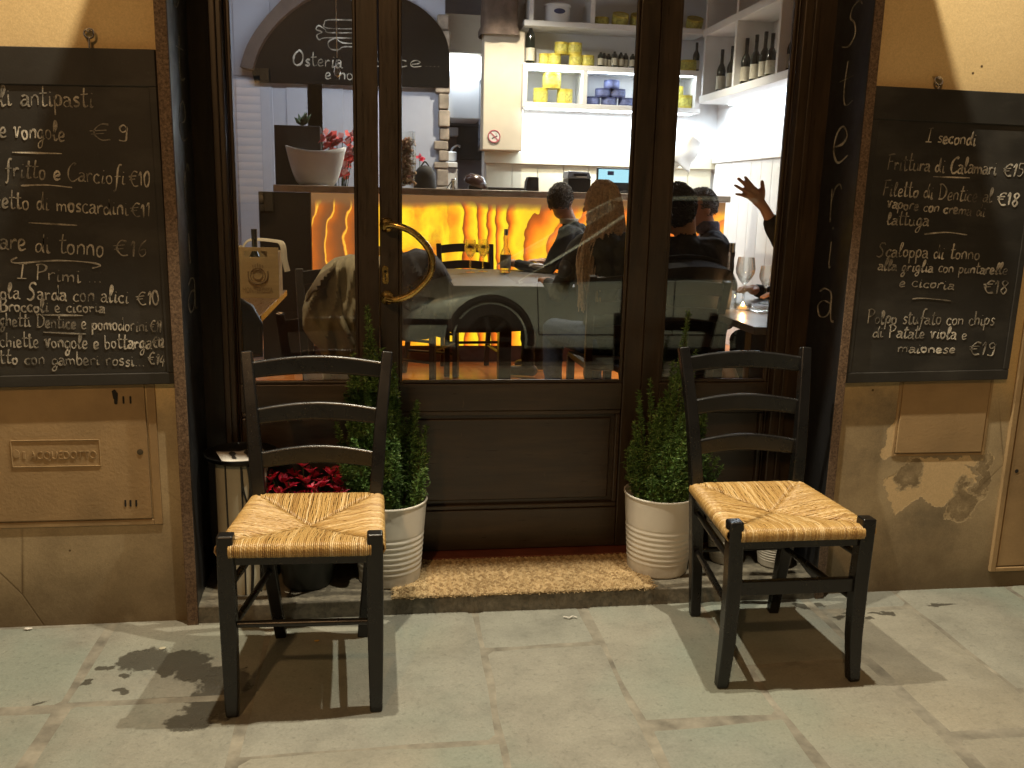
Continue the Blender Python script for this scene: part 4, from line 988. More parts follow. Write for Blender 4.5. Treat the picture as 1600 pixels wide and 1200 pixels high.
def m_glass():
    t = NT('clear_glass'); g = t.n('BsdfGlass', i={'IOR': 1.4, 'Roughness': .0, 'Color': (.97, .98, .97, 1)}); tr = t.n('BsdfTransparent', i={'Color': (.97, .98, .97, 1)})
    lw = t.n('LayerWeight', i={'Blend': .3}).outputs['Facing']
    m = t.n('MixShader', i={0: t.math('ADD', .25, t.math('MULTIPLY', lw, .7), True), 1: tr.outputs[0], 2: g.outputs[0]}); t.l(m.outputs[0], t.out.inputs[0]); return t.m
M['glass'] = m_glass()
M['bottle'] = pbr('dark_bottle_glass', (.010, .014, .010), .08, var=.1, **{'Coat Weight': .6})
M['label'] = pbr('paper_label', (.50, .47, .38), .7, var=.1, vs=40)
M['ytin'] = pbr('yellow_tin', (.55, .44, .06), .35, .2, var=.3, vs=30, stretch=(1, 1, 2))
M['ntin'] = pbr('navy_tin', (.045, .055, .14), .35, .2, var=.35, vs=30)
M['plastic'] = pbr('black_plastic', (.012, .012, .014), .4, var=.1)
M['led'] = emit('led_strip', (.80, .88, 1.0), 14)
def slab(name, x0, x1, y0, y1, z0, z1, m): return struct(MB().box(x0, x1, y0, y1, z0, z1).build(name, m, smooth=False))
slab('interior_floor', -2.2, RX+.1, 3.141, 9.9, -.1, FZ, M['floor'])
slab('interior_ceiling', -2.3, RX+.2, 3.2, 9.9, 3.15, 3.3, M['wallg'])
slab('interior_wall', -2.3, -2.2, 3.2, 9.9, -.1, 3.15, M['wallg'])
slab('interior_wall', RX, RX+.12, 3.2, 9.9, -.1, 3.15, M['wallw'])
kx0, kx1 = at(694, 200, BW).x, at(757, 200, BW).x
dz = at(800, 238, BW).z               # dado cap
slab('interior_wall', -2.2, kx0, BW, BW+.2, FZ, 3.15, pbr('blue_white_wall', (.42, .44, .52), .7, var=.05, vs=3))
slab('interior_wall', kx1+.002, RX, BW+.001, BW+.2, FZ, 3.15, M['wallw'])
slab('interior_wall', -2.2, RX, 9.7, 9.9, FZ, 3.15, M['wallg'])
# boarded dado behind the bar and along the right wall
b = MB(); x = kx1+.02
while x < RX-.1:
    b.box(x, min(x+.232, RX-.03), BW-.022, BW-.001, FZ, dz-.10); x += .236
b.box(kx1, RX, BW-.05, BW-.001, dz-.10, dz)
struct(b.build('back_wall_boards', M['cboard'], bevel=.003))
b = MB(); y = 3.3
rz = at(1160, 243, 7.2).z
while y < BW-.1:
    b.box(RX-.022, RX-.001, y, min(y+.205, BW-.06), FZ, rz-.03); y += .209
b.box(RX-.045, RX-.001, 3.25, BW-.06, rz-.03, rz+.02)
struct(b.build('side_wall_boards', M['board'], bevel=.003))
# vertical seams of the boarded wall on the left
b = MB()
for px in (425, 503, 535): p = at(px, 160, BW-.012); b.box(p.x-.3, p.x+.006, BW-.012, BW-.001, FZ, 3.1)
struct(b.build('left_wall_boards', pbr('blue_white_wall', (.42, .44, .52)), bevel=.003))
# stone pier with corbel, rough stone edge of the kitchen opening
def pbox(mb, px0, py0, px1, py1, Y0, Y1):
    a, c = at(px0, py0, Y0), at(px1, py1, Y0); return mb.box(min(a.x, c.x), max(a.x, c.x), Y0, Y1, min(a.z, c.z), max(a.z, c.z))
pr = thing('wall_pier', at(786, 200, 8.0), 'cream plastered pier beside the bottle shelves', 'pier')
pbox(MB(), 757, 46, 816, 236, 7.98, BW).build('shaft', M['creamp'], pr, bevel=.01)
cb = thing('stone_corbel', at(786, 30, 8.0), 'dark rough stone corbel on top of the cream pier', 'corbel')
c_ = MB(); p0, p1 = at(748, 52, 7.9), at(822, -60, 7.9)
def cfn(u, v):
    a = u*2*math.pi; w = (p1.x-p0.x)/2; e = 1+.10*mnoise.noise(Vector((math.cos(a)*2, math.sin(a)*2, v*5)))
    k = 1.0+(.12 if v < .12 else 0)-.08*v
    sx_, sy_ = math.cos(a), math.sin(a); m_ = max(abs(sx_), abs(sy_))
    return ((p0.x+p1.x)/2+sx_/m_**.7*w*k*e*.82, 8.05+sy_/m_**.7*.15*k*e, p0.z+(p1.z-p0.z)*v)
c_.grid(cfn, 28, 14); o_ = c_.build('stone', M['stone'], cb, smooth=True, auto=60)
e_ = MB(); rr_ = random.Random(2); z = .9
q0, q1 = at(683, 150, BW).x, at(700, 150, BW).x
while z < 2.75:
    h = rr_.uniform(.06, .16); e_.box(q0+rr_.uniform(-.03, .02), q1+rr_.uniform(-.005, .02), BW-.05-rr_.uniform(0, .03), BW+.19, z, z+h-.006); z += h
struct(e_.build('opening_edge_stones', pbr('rubble_stone', (.30, .25, .20), .9, var=.4, vs=10, bump=.8, bs=30), bevel=.015))

# arched blackboard
ab = thing('arched_chalkboard', at(545, 130, 8.0), 'arched blackboard with chalk fork and spoon and the word Osteria, on the back wall', 'blackboard')
cx_, cz_ = at(548, 128, 8.1).x, at(548, 128, 8.1).z
arc = [(398, 128), (394, 108), (404, 78), (424, 46), (452, 18), (490, -6), (545, -18), (605, -10), (648, 6), (678, 30), (697, 60), (703, 96), (702, 137)]
P = crom(pxs(arc, 8.12), 4); MB().prism(P, (0, .04, 0)).build('panel', pbr('deep_black_board', (.007, .0066, .0065), .95, var=.25, vs=4, spec=.08), ab, smooth=False)
arc2 = [(375, 104), (386, 70), (406, 38), (434, 6), (470, -26), (545, -40)]; in2 = [(394, 108), (404, 78), (424, 46), (452, 18), (490, -6), (545, -18)]
P2 = crom(pxs(arc2, 8.02), 4); P3 = crom(pxs(in2, 8.02), 4)
MB().prism(P2+P3[::-1], (0, .17, 0)).build('arch_edge', pbr('brown_arch_wood', (.075, .05, .04), .7, var=.2, vs=10), ab, smooth=False)
ch = MB(); rc = random.Random(5); Yc = 8.118
def cline(txt, px0, py0, px1, py1, H):
    P0, P1 = at(px0, py0, Yc), at(px1, py1, Yc); ux = (P1-P0).normalized(); h = H*Yc/1390; write(ch, txt, P0, ux, (0, 0, 1), h, (P1-P0).length/(width(txt)*h), (0, -1, 0), .011, rc)
cline('Osteria', 457, 102, 536, 106, 20); cline('dolce', 548, 106, 662, 104, 19); cline('....', 664, 104, 690, 105, 20); cline('e non', 507, 124, 566, 125, 17)
for s_ in ([(566, 32), (515, 31), (507, 36), (512, 44), (566, 45)], [(566, 51), (515, 51), (508, 46), (498, 40), (494, 46), (503, 50), (495, 55), (499, 62), (510, 59), (566, 60)], [(566, 68), (536, 67), (524, 60), (513, 66), (516, 76), (528, 78), (538, 73), (566, 74)], [(619, 52), (626, 58), (622, 68)]):
    ribbon(ch, crom(pxs(s_, Yc), 6), .009, Vector((0, -1, 0)), rc)
ch.build('chalk_drawing', M['chalk'], ab, smooth=False, fix=False)
# crystal drop pendant
pd = thing('crystal_pendant', at(527, 100, 5.2), 'clear crystal drop pendant hanging on a thin cord before the arched blackboard', 'pendant')
p = at(527, 108, 5.2); MB().tube([p+Vector((0, 0, .06)), Vector((p.x-.008, p.y, 3.15))], .0025, 6).build('cord', M['card'], pd)
MB().lathe([(0, -.045), (.016, -.03), (.02, -.015), (.012, .015), (.004, .05), (0, .052)], p, 8).build('drop', glassy('crystal', (.8, .8, .8), 1.6, .05, .6), pd, smooth=False)

# kitchen seen through the opening
hd = thing('extractor_hood', at(728, 130, 8.6), 'white extractor hood glowing in the kitchen opening', 'hood')
a, c = at(703, 86, 8.7), at(754, 86, 8.7); d = at(690, 184, 8.7)
MB().prism([(a.x, 8.7, a.z), (c.x, 8.7, a.z), (c.x, 8.7, d.z), (d.x+.02, 8.7, d.z), (d.x+.03, 8.7, (a.z+d.z)/2)], (0, .6, 0)).build('hood_shell', M['wallw'], hd, bevel=.01)
MB().box(d.x+.06, c.x-.03, 8.62, 8.68, a.z+.02, a.z+.05).build('led_strip', M['led'], hd)
b = MB(); pbox(b, 684, 20, 753, 84, 8.6, 8.9); struct(b.build('kitchen_bulkhead', M['creamp'], smooth=False))
b = MB(); pbox(b, 680, 195, 752, 250, 9.5, 9.69); struct(b.build('kitchen_niche', M['plastic'], smooth=False))
cb2 = thing('kitchen_cabinet', at(714, 205, 9.3), 'pale wall cabinet in the dark kitchen niche', 'cabinet'); pbox(MB(), 684, 198, 716, 213, 9.2, 9.48).build('body', M['wallw'], cb2, bevel=.01); pbox(MB(), 689, 213, 713, 236, 9.3, 9.48).build('door', pbr('brown_cupboard', (.12, .07, .05), .5), cb2, bevel=.005)
sk = thing('kitchen_sink', at(708, 245, 8.6), 'white kitchen sink counter with bent tap behind the bar', 'sink')
b = MB(); pbox(b, 672, 252, 715, 262, 8.5, 9.0); pbox(b, 678, 262, 715, 300, 8.55, 8.95); b.build('base', M['wallw'], sk, bevel=.01)
b = MB(); pbox(b, 683, 236, 714, 252, 8.65, 8.95); b.build('basin', M['shelf'], sk, bevel=.015)
MB().tube(crom(pxs([(704, 237), (708, 231), (714, 228), (719, 229)], 8.7), 5), .012, 8).build('tap', M['steel'], sk)
for k, (x0, y0, x1, y1) in enumerate(((664, 240, 682, 246), (663, 247, 683, 253), (664, 231, 680, 239))):
    tag(pbox(MB(), x0, y0, x1, y1, 8.45, 8.48+.2).build('plate_stack', M['shelf'], bevel=.008), ('white crate of plates in the middle of the stack by the sink', 'white crate of plates at the bottom of the stack by the sink', 'white crate of plates at the top of the stack by the sink')[k], 'crate', 'white crates by the sink')
ds = thing('serving_board', at(748, 170, 8.0), 'narrow dark framed board on the side of the cream pier', 'board')
a, c = at(741, 118, 8.15), at(754, 234, 8.15)
MB().box(kx1-.025, kx1-.001, 8.0, 8.19+.3, c.z, a.z).build('frame', M['plastic'], ds, bevel=.004); MB().box(kx1-.029, kx1-.0255, 8.03, 8.45, c.z+.04, a.z-.05).build('face', pbr('blue_grey_glass', (.12, .14, .19), .2), ds)

# ------------------------------------------------------------------ shelves and what stands on them
FY = 7.88
sh = thing('wall_shelf', at(950, 165, FY), 'white shelf unit on the back wall holding tins and small bottles', 'shelf')
zb, zm, zt = at(900, 166, FY).z, at(900, 106, FY).z, at(900, 39, FY).z
xl = at(817, 130, FY).x; xm = at(911, 130, FY).x; xm2 = at(923, 20, FY).x
TH = .045
for z in (zb, zm, zt): MB().box(xl, shx+.02, FY, BW-.001, z-TH/2, z+TH/2).build('shelf_board', M['shelf'], sh, bevel=.003)
b = MB()
for x, z0, z1 in ((xl+.0, zb+TH/2, zm-TH/2), (xm, zb+TH/2, zm-TH/2), (xl+.04, zt+TH/2, 3.0), (xm2, zt+TH/2, 3.0), (shx-.03, zb+TH/2, zm-TH/2)):
    MB().box(x, x+.04, FY+.002, BW-.002, z0, z1).build('upright', M['shelf'], sh, bevel=.003)
ws = thing('wine_shelf', (shx, 7, zb), 'white wine shelf along the right wall with dark bottles', 'shelf')
zw0, zw1 = at(1090, 156, 7.86).z, at(1098, 52, 7.86).z
for z in (zw0, zw1): MB().box(shx, RX-.001, 5.0, FY-.002, z-.03, z+.03).build('shelf_board', M['shelf'], ws, bevel=.003)
ys = [FY-.06]+[atX(px, 60, shx).y for px in (1149, 1216)]+[5.2]
for y in ys:
    MB().box(shx+.002, RX-.002, y-.02, y+.02, zw0+.03, zw1-.03).build('upright', M['shelf'], ws, bevel=.003)
    MB().box(shx+.002, RX-.002, y-.02, y+.02, zw1+.03, 3.1).build('upright', M['shelf'], ws, bevel=.003)
def bottle(c, h, r, label, group, clear=False, tall=.35, lab=True, name='wine_bottle'):
    t = thing(name, c, label, 'bottle', group)
    rn_ = r*.36
    MB().lathe([(0, 0), (r*.95, 0), (r, .01), (r, h*(1-tall-.13)), (r*.8, h*(1-tall-.05)), (rn_*1.1, h*(1-tall+.04)), (rn_, h*.86), (rn_, h*.97), (rn_*.9, h), (0, h)], c, 20).build('body', M['glass'] if clear else M['bottle'], t)
    if lab: MB().lathe([(r+.0008, h*(.10 if h > .2 else .2)), (r+.0008, h*(.40 if h > .2 else .62))], c, 20, close=False).build('label', M['label'], t)
    MB().lathe([(rn_+.0012, h*.86), (rn_+.0012, h*1.003), (0, h*1.003)], c, 14, close=False).build('cap', M['plastic'] if not clear else M['steel'], t)
    return t
G_ = 'wine bottles on the right wall shelf'
Xb = shx+.09
for k, (px, py, top) in enumerate(((1109, 146, 78), (1125, 142, 72), (1141, 137, 72), (1163, 132, 52), (1178, 128, 50), (1192, 124, 48), (1203, 121, 52), (1235, 110, 40))):
    p = atX(px, py, Xb+.012*(k % 3)); zt_ = at(px, top, p.y).z; p.z = zw0+.031
    bottle(p, min(.36, max(.28, zt_-p.z)), .038, ('dark wine bottle nearest the back corner of the wall shelf', 'dark wine bottle, second from the back corner of the wall shelf', 'dark wine bottle, third from the back corner, against the shelf divider',
        'dark wine bottle in the middle shelf bay, beside the left divider', 'tall dark wine bottle in the middle shelf bay, second from its left divider', 'dark wine bottle with buff label in the middle shelf bay', 'dark wine bottle in the middle shelf bay, beside its right divider', 'lone wine bottle with yellow label in the nearest shelf bay')[k], G_)
def tin(px, py, w, h, Y, mat, label, group, name='tin', tilt=0):
    p = at(px, py, Y); r = w*Y/1390/2; hh = h*Y/1390
    t = thing(name, p, label, 'tin', group)
    ax = Vector((0, -math.sin(tilt), math.cos(tilt)))
    MB().lathe([(0, 0), (r, 0), (r, hh), (r*.93, hh), (r*.92, hh-.006), (0, hh-.006)], p, 22, ax).build('body', mat, t)
    MB().lathe([(r+.001, hh*.22), (r+.001, hh*.78)], p, 22, ax, close=False).build('label', pbr(mat.name+'_label', tuple(min(1, c*k) for c, k in zip(((.62, .50, .10) if mat.name[0] == 'y' else (.10, .12, .24)), (1, 1, 1))), .5, var=.5, vs=50), t)
    return t
yy = at(800, 104, FY+.12)
def srow(z, px): a = at(px, 100, FY+.12); return a
def on(px, z, Y): d = ray(px, 100); k = Y/d.y; return CAMP.x+d.x*k
def tin_on(px, z, w, h, Y, mat, label, group, name='tin', tilt=0):
    # stands on a board at height z
    x = on(px, z, Y); r = w*Y/1390/2; hh = h*Y/1390; t = thing(name, (x, Y, z), label, 'tin', group); ax = Vector((0, -math.sin(tilt), math.cos(tilt)))
    MB().lathe([(0, 0), (r, 0), (r, hh), (r*.93, hh), (r*.92, hh-.006), (0, hh-.006)], (x, Y, z), 22, ax).build('body', mat, t)
    MB().lathe([(r+.001, hh*.2), (r+.001, hh*.8)], (x, Y, z), 22, ax, close=False).build('label', pbr(mat.name+'_label', (.50, .46, .10) if mat.name[0] == 'y' else (.10, .12, .24), .5, var=.5, vs=50), t)
    return hh
z = zm+TH/2; Yt = FY+.13; G1 = 'yellow tins on the middle shelf'
hh = tin_on(850, z, 16, 17, Yt, M['ytin'], 'yellow tin at the left end of the middle shelf, bottom row', G1); tin_on(866, z, 20, 17, Yt-.02, M['ytin'], 'yellow tin second from the left in the bottom row of the middle shelf', G1)
tin_on(899, z, 20, 17, Yt-.02, M['ytin'], 'yellow tin third from the left in the bottom row of the middle shelf', G1); tin_on(917, z, 22, 17, Yt, M['ytin'], 'yellow tin beside the small dark bottles on the middle shelf', G1)
tin_on(876, z+hh+.001, 20, 17, Yt, M['ytin'], 'yellow tin stacked on the left half of the middle shelf pile', G1); tin_on(897, z+hh+.001, 22, 17, Yt, M['ytin'], 'yellow tin stacked on the right half of the middle shelf pile', G1)
tin_on(1075, z, 26, 17, Yt, M['ytin'], 'yellow tin on the middle shelf, right of the door stile', G1)
z2 = zb+TH/2; G2 = 'yellow tins in the lower shelf box'
hh = tin_on(846, z2, 22, 22, Yt, M['ytin'], 'yellow tin, lower left of three in the lit shelf box', G2); tin_on(884, z2, 24, 22, Yt, M['ytin'], 'yellow tin, lower right of three in the lit shelf box', G2); tin_on(863, z2+hh+.001, 28, 22, Yt, M['ytin'], 'yellow tin on top of two others in the lit shelf box', G2)
tin_on(1075, z2, 22, 20, Yt, M['ytin'], 'yellow tin on the lower shelf, right of the door stile', G2); tin_on(1061, z2+.001, 18, 34, Yt+.06, M['ytin'], 'tall yellow tin on the lower shelf beside the door stile', G2)
G3 = 'navy tins in a pyramid'
rows = [(927, 954, 981), (944, 967), (957,)]
nm = (('navy tin, bottom left of the pyramid', 'navy tin, bottom centre of the pyramid', 'navy tin, bottom right of the pyramid'), ('navy tin, left of the middle row of the pyramid', 'navy tin, right of the middle row of the pyramid'), ('navy tin on top of the pyramid',))
zz = z2
for rws, ns in zip(rows, nm):
    for px, n_ in zip(rws, ns): hh = tin_on(px, zz, 24, 12.5, Yt, M['ntin'], n_, G3)
    zz += hh+.001
G4 = 'small dark bottles on the middle shelf'
for k, px in enumerate((938, 946, 953, 961, 971, 981, 988)):
    bottle((on(px, z, Yt-.03*(k % 2)), Yt+.03*(k % 3), z), (25 if k in (3, 4, 5) else 23)*Yt/1390*1.0, .027, 'small dark oil bottle, number %s from the left of the row beside the yellow tins' % ('one', 'two', 'three', 'four', 'five', 'six', 'seven')[k], G4, tall=.10, name='oil_bottle')
bottle((on(828, z, Yt), Yt, z), 60*Yt/1390, .04, 'tall dark olive oil bottle at the left end of the middle shelf', None, tall=.2, name='oil_bottle')
bottle((on(1094, z, Yt)-.04, Yt, z), 44*Yt/1390, .03, 'dark bottle at the right end of the middle shelf', None, tall=.3)
z = zt+TH/2
t = thing('big_tin', (on(868, z, Yt), Yt, z), 'large white tin with blue label on the top shelf', 'tin'); pz = (on(868, z, Yt), Yt, z)
MB().lathe([(0, 0), (.11, 0), (.11, .13), (.115, .135), (.115, .15), (0, .15)], pz, 28).build('body', M['shelf'], t)
MB().prism([(pz[0]+.05*math.cos(a)*1.0, Yt-.1105-.0*a, z+.085+.022*math.sin(a)) for a in [i*math.pi/6 for i in range(12)]], (0, -.003, 0)).build('label', M['ntin'], t)
tin_on(936, z, 24, 12, Yt, M['ytin'], 'yellow tin standing upright on the top shelf', 'yellow tins on the top shelf')
for px, l in ((965, 'yellow tin tilted forward on the top shelf, left of two'), (993, 'yellow tin tilted forward on the top shelf, beside the stile'), (1080, 'yellow tin tilted forward on the top shelf, right of the stile')): tin_on(px, z+.03, 25, 14, Yt, M['ytin'], l, 'yellow tins on the top shelf', tilt=.5)

# ------------------------------------------------------------------ bar counter
CY = 6.7
bar = thing('bar_counter', (.6, CY, FZ), 'bar counter with glowing backlit onyx front and brown stone top', 'bar counter')
cx0, cx1 = at(488, 400, CY).x, at(1128, 400, CY).x
cz0, cz1 = at(740, 540, CY).z, at(740, 307, CY).z
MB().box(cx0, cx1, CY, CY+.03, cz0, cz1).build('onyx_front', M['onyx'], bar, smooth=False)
MB().box(at(428, 292, CY).x, cx1+.02, CY-.05, CY+.55, cz1+.001, cz1+.05).build('counter_top', M['ctop'], bar, bevel=.006)
MB().box(cx0, cx1, CY+.005, CY+.5, FZ, cz0-.001).build('plinth', pbr('plinth_wood', (.11, .06, .04), .5), bar, bevel=.003)
MB().box(at(404, 300, CY).x, cx0-.004, CY-.02, CY+.5, FZ, cz1-.001).build('end_cabinet', M['plastic'], bar, bevel=.004)
MB().box(cx0, cx1, CY+.032, CY+.5, cz0, cz1).build('carcass', M['plastic'], bar, smooth=False)
CT = cz1+.051
def onc_(px, Y=CY+.15): d = ray(px, 290); return d.x*Y/d.y
# planter, bowl, flowers at the end of the bar
t = thing('succulent_planter', (onc_(468), CY+.3, CT), 'dark square planter with a striped leaved plant at the end of the bar', 'plant')
a, c = at(430, 196, CY+.3), at(503, 290, CY+.3)
MB().box(a.x, c.x, CY+.22, CY+.42, CT, a.z).build('planter', pbr('dark_planter', (.022, .018, .02), .7, var=.3, vs=8), t, bevel=.006)
lv = MB(); rq = random.Random(4)
for k in range(11):
    an = rq.uniform(0, 6.28); L = rq.uniform(.07, .13); b_ = Vector(((a.x+c.x)/2+.03, CY+.3, a.z)); d = Vector((math.cos(an)*.7, math.sin(an)*.4, .8)).normalized(); s_ = d.cross(Vector((0, 1, 0))).normalized()*.016
    lv.add([b_, b_+d*L*.5+s_, b_+d*L, b_+d*L*.5-s_], [(0, 1, 2, 3)])
lv.build('leaves', M['leaf'], t, thick=.004)
t = thing('white_bowl', (onc_(493), CY+.12, CT), 'wide white oval bowl on the end of the bar', 'bowl')
pb0, pb1 = at(446, 240, CY+.1), at(540, 240, CY+.1)
def bfn(u, v):
    a_ = u*2*math.pi; w = (pb1.x-pb0.x)/2; k = .55+.45*v**.6; ca, sa = math.cos(a_), math.sin(a_)
    return ((pb0.x+pb1.x)/2+ca*w*k, CY+.13+sa*.10*k, CT+(at(493, 236, CY+.1).z-CT+.035*abs(ca)**2)*v)
MB().grid(bfn, 36, 8).build('shell', M['shelf'], t, thick=.008)
MB().lathe([(0, 0), (.10, 0), (.1, .004), (0, .004)], ((pb0.x+pb1.x)/2, CY+.13, CT), 20).build('foot', M['shelf'], t)
t = thing('flower_bouquet', (onc_(530), CY+.3, CT), 'pink and red blossoms standing behind the white bowl', 'flowers')
fb = MB(); sb = MB()
for px, py in ((502, 222), (510, 214), (518, 222), (526, 216), (535, 222), (548, 214), (553, 225), (515, 230), (543, 230), (540, 246), (546, 252), (538, 262), (536, 275)):
    p = at(px, py, CY+.26); sb.tube([(p.x*.5+onc_(530)*.5, CY+.3, CT), p], .003, 4)
    for k in range(7):
        dd = Vector((rq.uniform(-1, 1), rq.uniform(-1, 1), rq.uniform(-.6, 1))).normalized(); u = dd.orthogonal().normalized(); v = dd.cross(u); R_ = .045; fb.add([p, p+dd*R_+u*R_*.7, p+dd*R_*1.5, p+dd*R_-u*R_*.7], [(0, 1, 2, 3)])
fb.build('petals', m_leafy('pink_petals', [(0, (.65, .06, .06)), (.5, (.75, .12, .12)), (1, (.8, .5, .5))]), t, fix=False); sb.build('stems', M['leaf'], t)
t = thing('cork_vase', (onc_(634), CY+.12, CT), 'tall clear glass vase filled with wine corks on the bar', 'vase'); pc = (onc_(632), CY+.12, CT)
vr, vh = .085, at(634, 205, CY+.12).z-CT
MB().lathe([(0, 0), (vr*.8, 0), (vr*.95, .06), (vr, .2), (vr*.92, vh), (vr*.9, vh), (vr*.96, .2), (vr*.9, .06), (0, .012)], pc, 28).build('glass', M['glass'], t)
ck = MB()
for k in range(230):
    a_, r_ = rq.uniform(0, 6.28), vr*.84*rq.random()**.5; p = Vector((pc[0]+r_*math.cos(a_), pc[1]+r_*math.sin(a_), CT+.03+(vh-.09)*rq.random())); d = Vector((rq.uniform(-1, 1), rq.uniform(-1, 1), rq.uniform(-1, 1))).normalized()*.02
    ck.tube([p-d, p+d], .0105, 7)
ck.build('corks', m_leafy('wine_corks', [(0, (.30, .10, .06)), (.4, (.42, .24, .12)), (1, (.58, .40, .24))], .8, 0), t)
t = thing('black_bag', (onc_(664), CY+.2, CT), 'rounded black bag standing on the bar beside the cork vase', 'bag'); a, c = at(647, 257, CY+.2), at(682, 292, CY+.2)
def gfn(u, v):
    a_ = u*2*math.pi; k = (1-v**4)**.5*(1+.06*mnoise.noise(Vector((u*6, v*3, 1)))); return ((a.x+c.x)/2+math.cos(a_)*(c.x-a.x)/2*k, CY+.25+math.sin(a_)*.07*k, CT+(a.z-CT)*v)
MB().grid(gfn, 24, 12).build('bag_body', pbr('black_nylon', (.02, .018, .018), .7, var=.3), t); MB().tube(crom([((a.x+c.x)/2-.03, CY+.25, a.z-.01), ((a.x+c.x)/2, CY+.25, a.z+.025), ((a.x+c.x)/2+.03, CY+.25, a.z-.01)], 5), .006, 6).build('handle', M['plastic'], t)
t = thing('red_flower', at(655, 247, CY+.4), 'single pinkish red flower standing behind the black bag', 'flower'); p = at(656, 247, CY+.4); fb = MB()
for k in range(12): dd = Vector((rq.uniform(-1, 1), rq.uniform(-1, 1), rq.uniform(-.5, 1))).normalized(); u = dd.orthogonal().normalized(); fb.add([p, p+dd*.02+u*.02, p+dd*.045, p+dd*.02-u*.02], [(0, 1, 2, 3)])
fb.build('petals', M['petal'], t, fix=False); MB().tube([p, (p.x, p.y, CT)], .004, 5).build('stem', M['leaf'], t)
t = thing('covered_dish', (onc_(743), CY+.15, CT), 'dark brown dome covered dish tilted on the bar', 'dish'); p = Vector((onc_(743), CY+.18, CT+.045))
MB().lathe([(0, .07), (.05, .062), (.085, .03), (.092, 0), (.088, -.012), (0, -.012)], p, 28, (.35, -.15, 1)).build('dome', pbr('brown_glaze', (.05, .022, .018), .25, var=.2), t); MB().box(p.x-.05, p.x+.05, p.y-.04, p.y+.04, CT, CT+.03).build('stand', M['plastic'], t, bevel=.005)
t = thing('steel_tongs', (onc_(705), CY+.1, CT), 'thin metal stand with wires on the bar', 'stand'); b = MB()
for dx in (-.05, -.02, .015): b.tube(crom([(onc_(708)+dx, CY+.15, CT), (onc_(708)+dx*.3, CY+.15, CT+.05), (onc_(708)+.005, CY+.15, CT+.065)], 4), .004, 6)
b.build('wires', M['plastic'], t); MB().lathe([(0, 0), (.012, 0), (.014, .06), (.02, .065), (.014, .075), (0, .076)], (onc_(708), CY+.15, CT), 14).build('post', M['steel'], t)
tag(MB().box(onc_(762), onc_(818), CY+.1, CY+.3, CT, CT+.022).build('flat_tray', M['plastic'], bevel=.005), 'flat black tray lying on the bar between dish and card machine', 'tray')
t = thing('card_machine', (onc_(830), CY+.12, CT), 'small black boxy card machine on the bar', 'card machine')
MB().prism([(onc_(820), CY+.08, CT), (onc_(840), CY+.08, CT), (onc_(839), CY+.08, CT+.105), (onc_(824), CY+.08, CT+.105), (onc_(821), CY+.08, CT+.07)], (0, .12, 0)).build('body', M['plastic'], t, bevel=.006); MB().box(onc_(825), onc_(838), CY+.077, CY+.0798, CT+.02, CT+.09).build('screen', pbr('dark_screen', (.03, .035, .045), .15), t)
t = thing('receipt_printer', (onc_(901), CY+.12, CT), 'grey and black receipt printer with paper slot on the bar', 'printer')
MB().box(onc_(884), onc_(919), CY+.06, CY+.26, CT, CT+.10).build('body', M['plastic'], t, bevel=.008); MB().prism([(onc_(882.5), CY+.055, CT+.101), (onc_(920), CY+.055, CT+.101), (onc_(916), CY+.055, CT+.15), (onc_(884), CY+.055, CT+.155)], (0, .21, 0)).build('lid', pbr('grey_plastic', (.25, .28, .34), .4), t, bevel=.008)
b = MB().box(onc_(892), onc_(912), CY+.044, CY+.054, CT+.118, CT+.134); b.build('slot', M['plastic'], t); MB().box(onc_(896), onc_(911), CY+.03, CY+.0535, CT+.108, CT+.117).build('paper', M['card'], t)
t = thing('till_screen', (onc_(965), CY+.3, CT), 'till monitor with pale cyan screen on the bar', 'monitor')
a, c = at(936, 264, CY+.24), at(992, 286, CY+.24)
MB().box(a.x-.01, c.x+.03, CY+.25, CY+.29, CT+.02, a.z+.012).build('case', M['plastic'], t, bevel=.006)
MB().box(a.x, c.x+.02, CY+.244, CY+.2495, c.z, a.z).build('screen', emit('lit_screen', (.45, .80, .95), 1.0), t); MB().box(a.x+.07, a.x+.12, CY+.241, CY+.2435, c.z+.055, c.z+.085).build('screen_icon', M['ntin'], t)
MB().box(a.x+.02, c.x, CY+.2, CY+.36, CT, CT+.02).build('foot', M['plastic'], t, bevel=.004)
t = thing('white_napkin_bag', (onc_(1075), CY+.5, CT), 'crumpled white paper bag on the bar, right of the door stile', 'bag')
def wfn(u, v):
    a_ = u*2*math.pi; k = .085*(1.1-.5*v)*(1+.35*mnoise.noise(Vector((math.cos(a_)*1.5, math.sin(a_)*1.5, v*2.5)))); q = at(1062+26*v, 262-46*v, CY+.45); return (q.x+math.cos(a_)*k, CY+.45+math.sin(a_)*k*.6, q.z+k*.4*math.sin(a_*2))
MB().grid(wfn, 26, 14).build('paper', M['shelf'], t, thick=.003)
# no smoking sign
t = thing('no_smoking_sign', at(772, 213, 7.96), 'round no smoking sign with red ring on the cream pier', 'sign'); p = at(772, 213, 7.974); R_ = .056
MB().lathe([(0, 0), (R_, 0), (R_, .004), (0, .004)], p, 32, (0, -1, 0)).build('disc', M['card'], t)
b = MB(); red = pbr('sign_red', (.40, .10, .12), .5, var=.02)
b.tube([p+Vector((math.cos(a)*R_*.9, -.005, math.sin(a)*R_*.9)) for a in [i*math.pi/18 for i in range(36)]], (.002, .006), 6, closed=True) if False else b.tube([p+Vector((math.cos(a)*R_*.9, -.005, math.sin(a)*R_*.9)) for a in [i*math.pi/18 for i in range(36)]], .0055, 6, closed=True)
b.build('ring', red, t); MB().obox(p+Vector((0, -.0062, 0)), Vector((.6, 0, -.6))*R_*1.05, (0, .001, 0), Vector((1, 0, 1))*.004).build('slash', red, t)
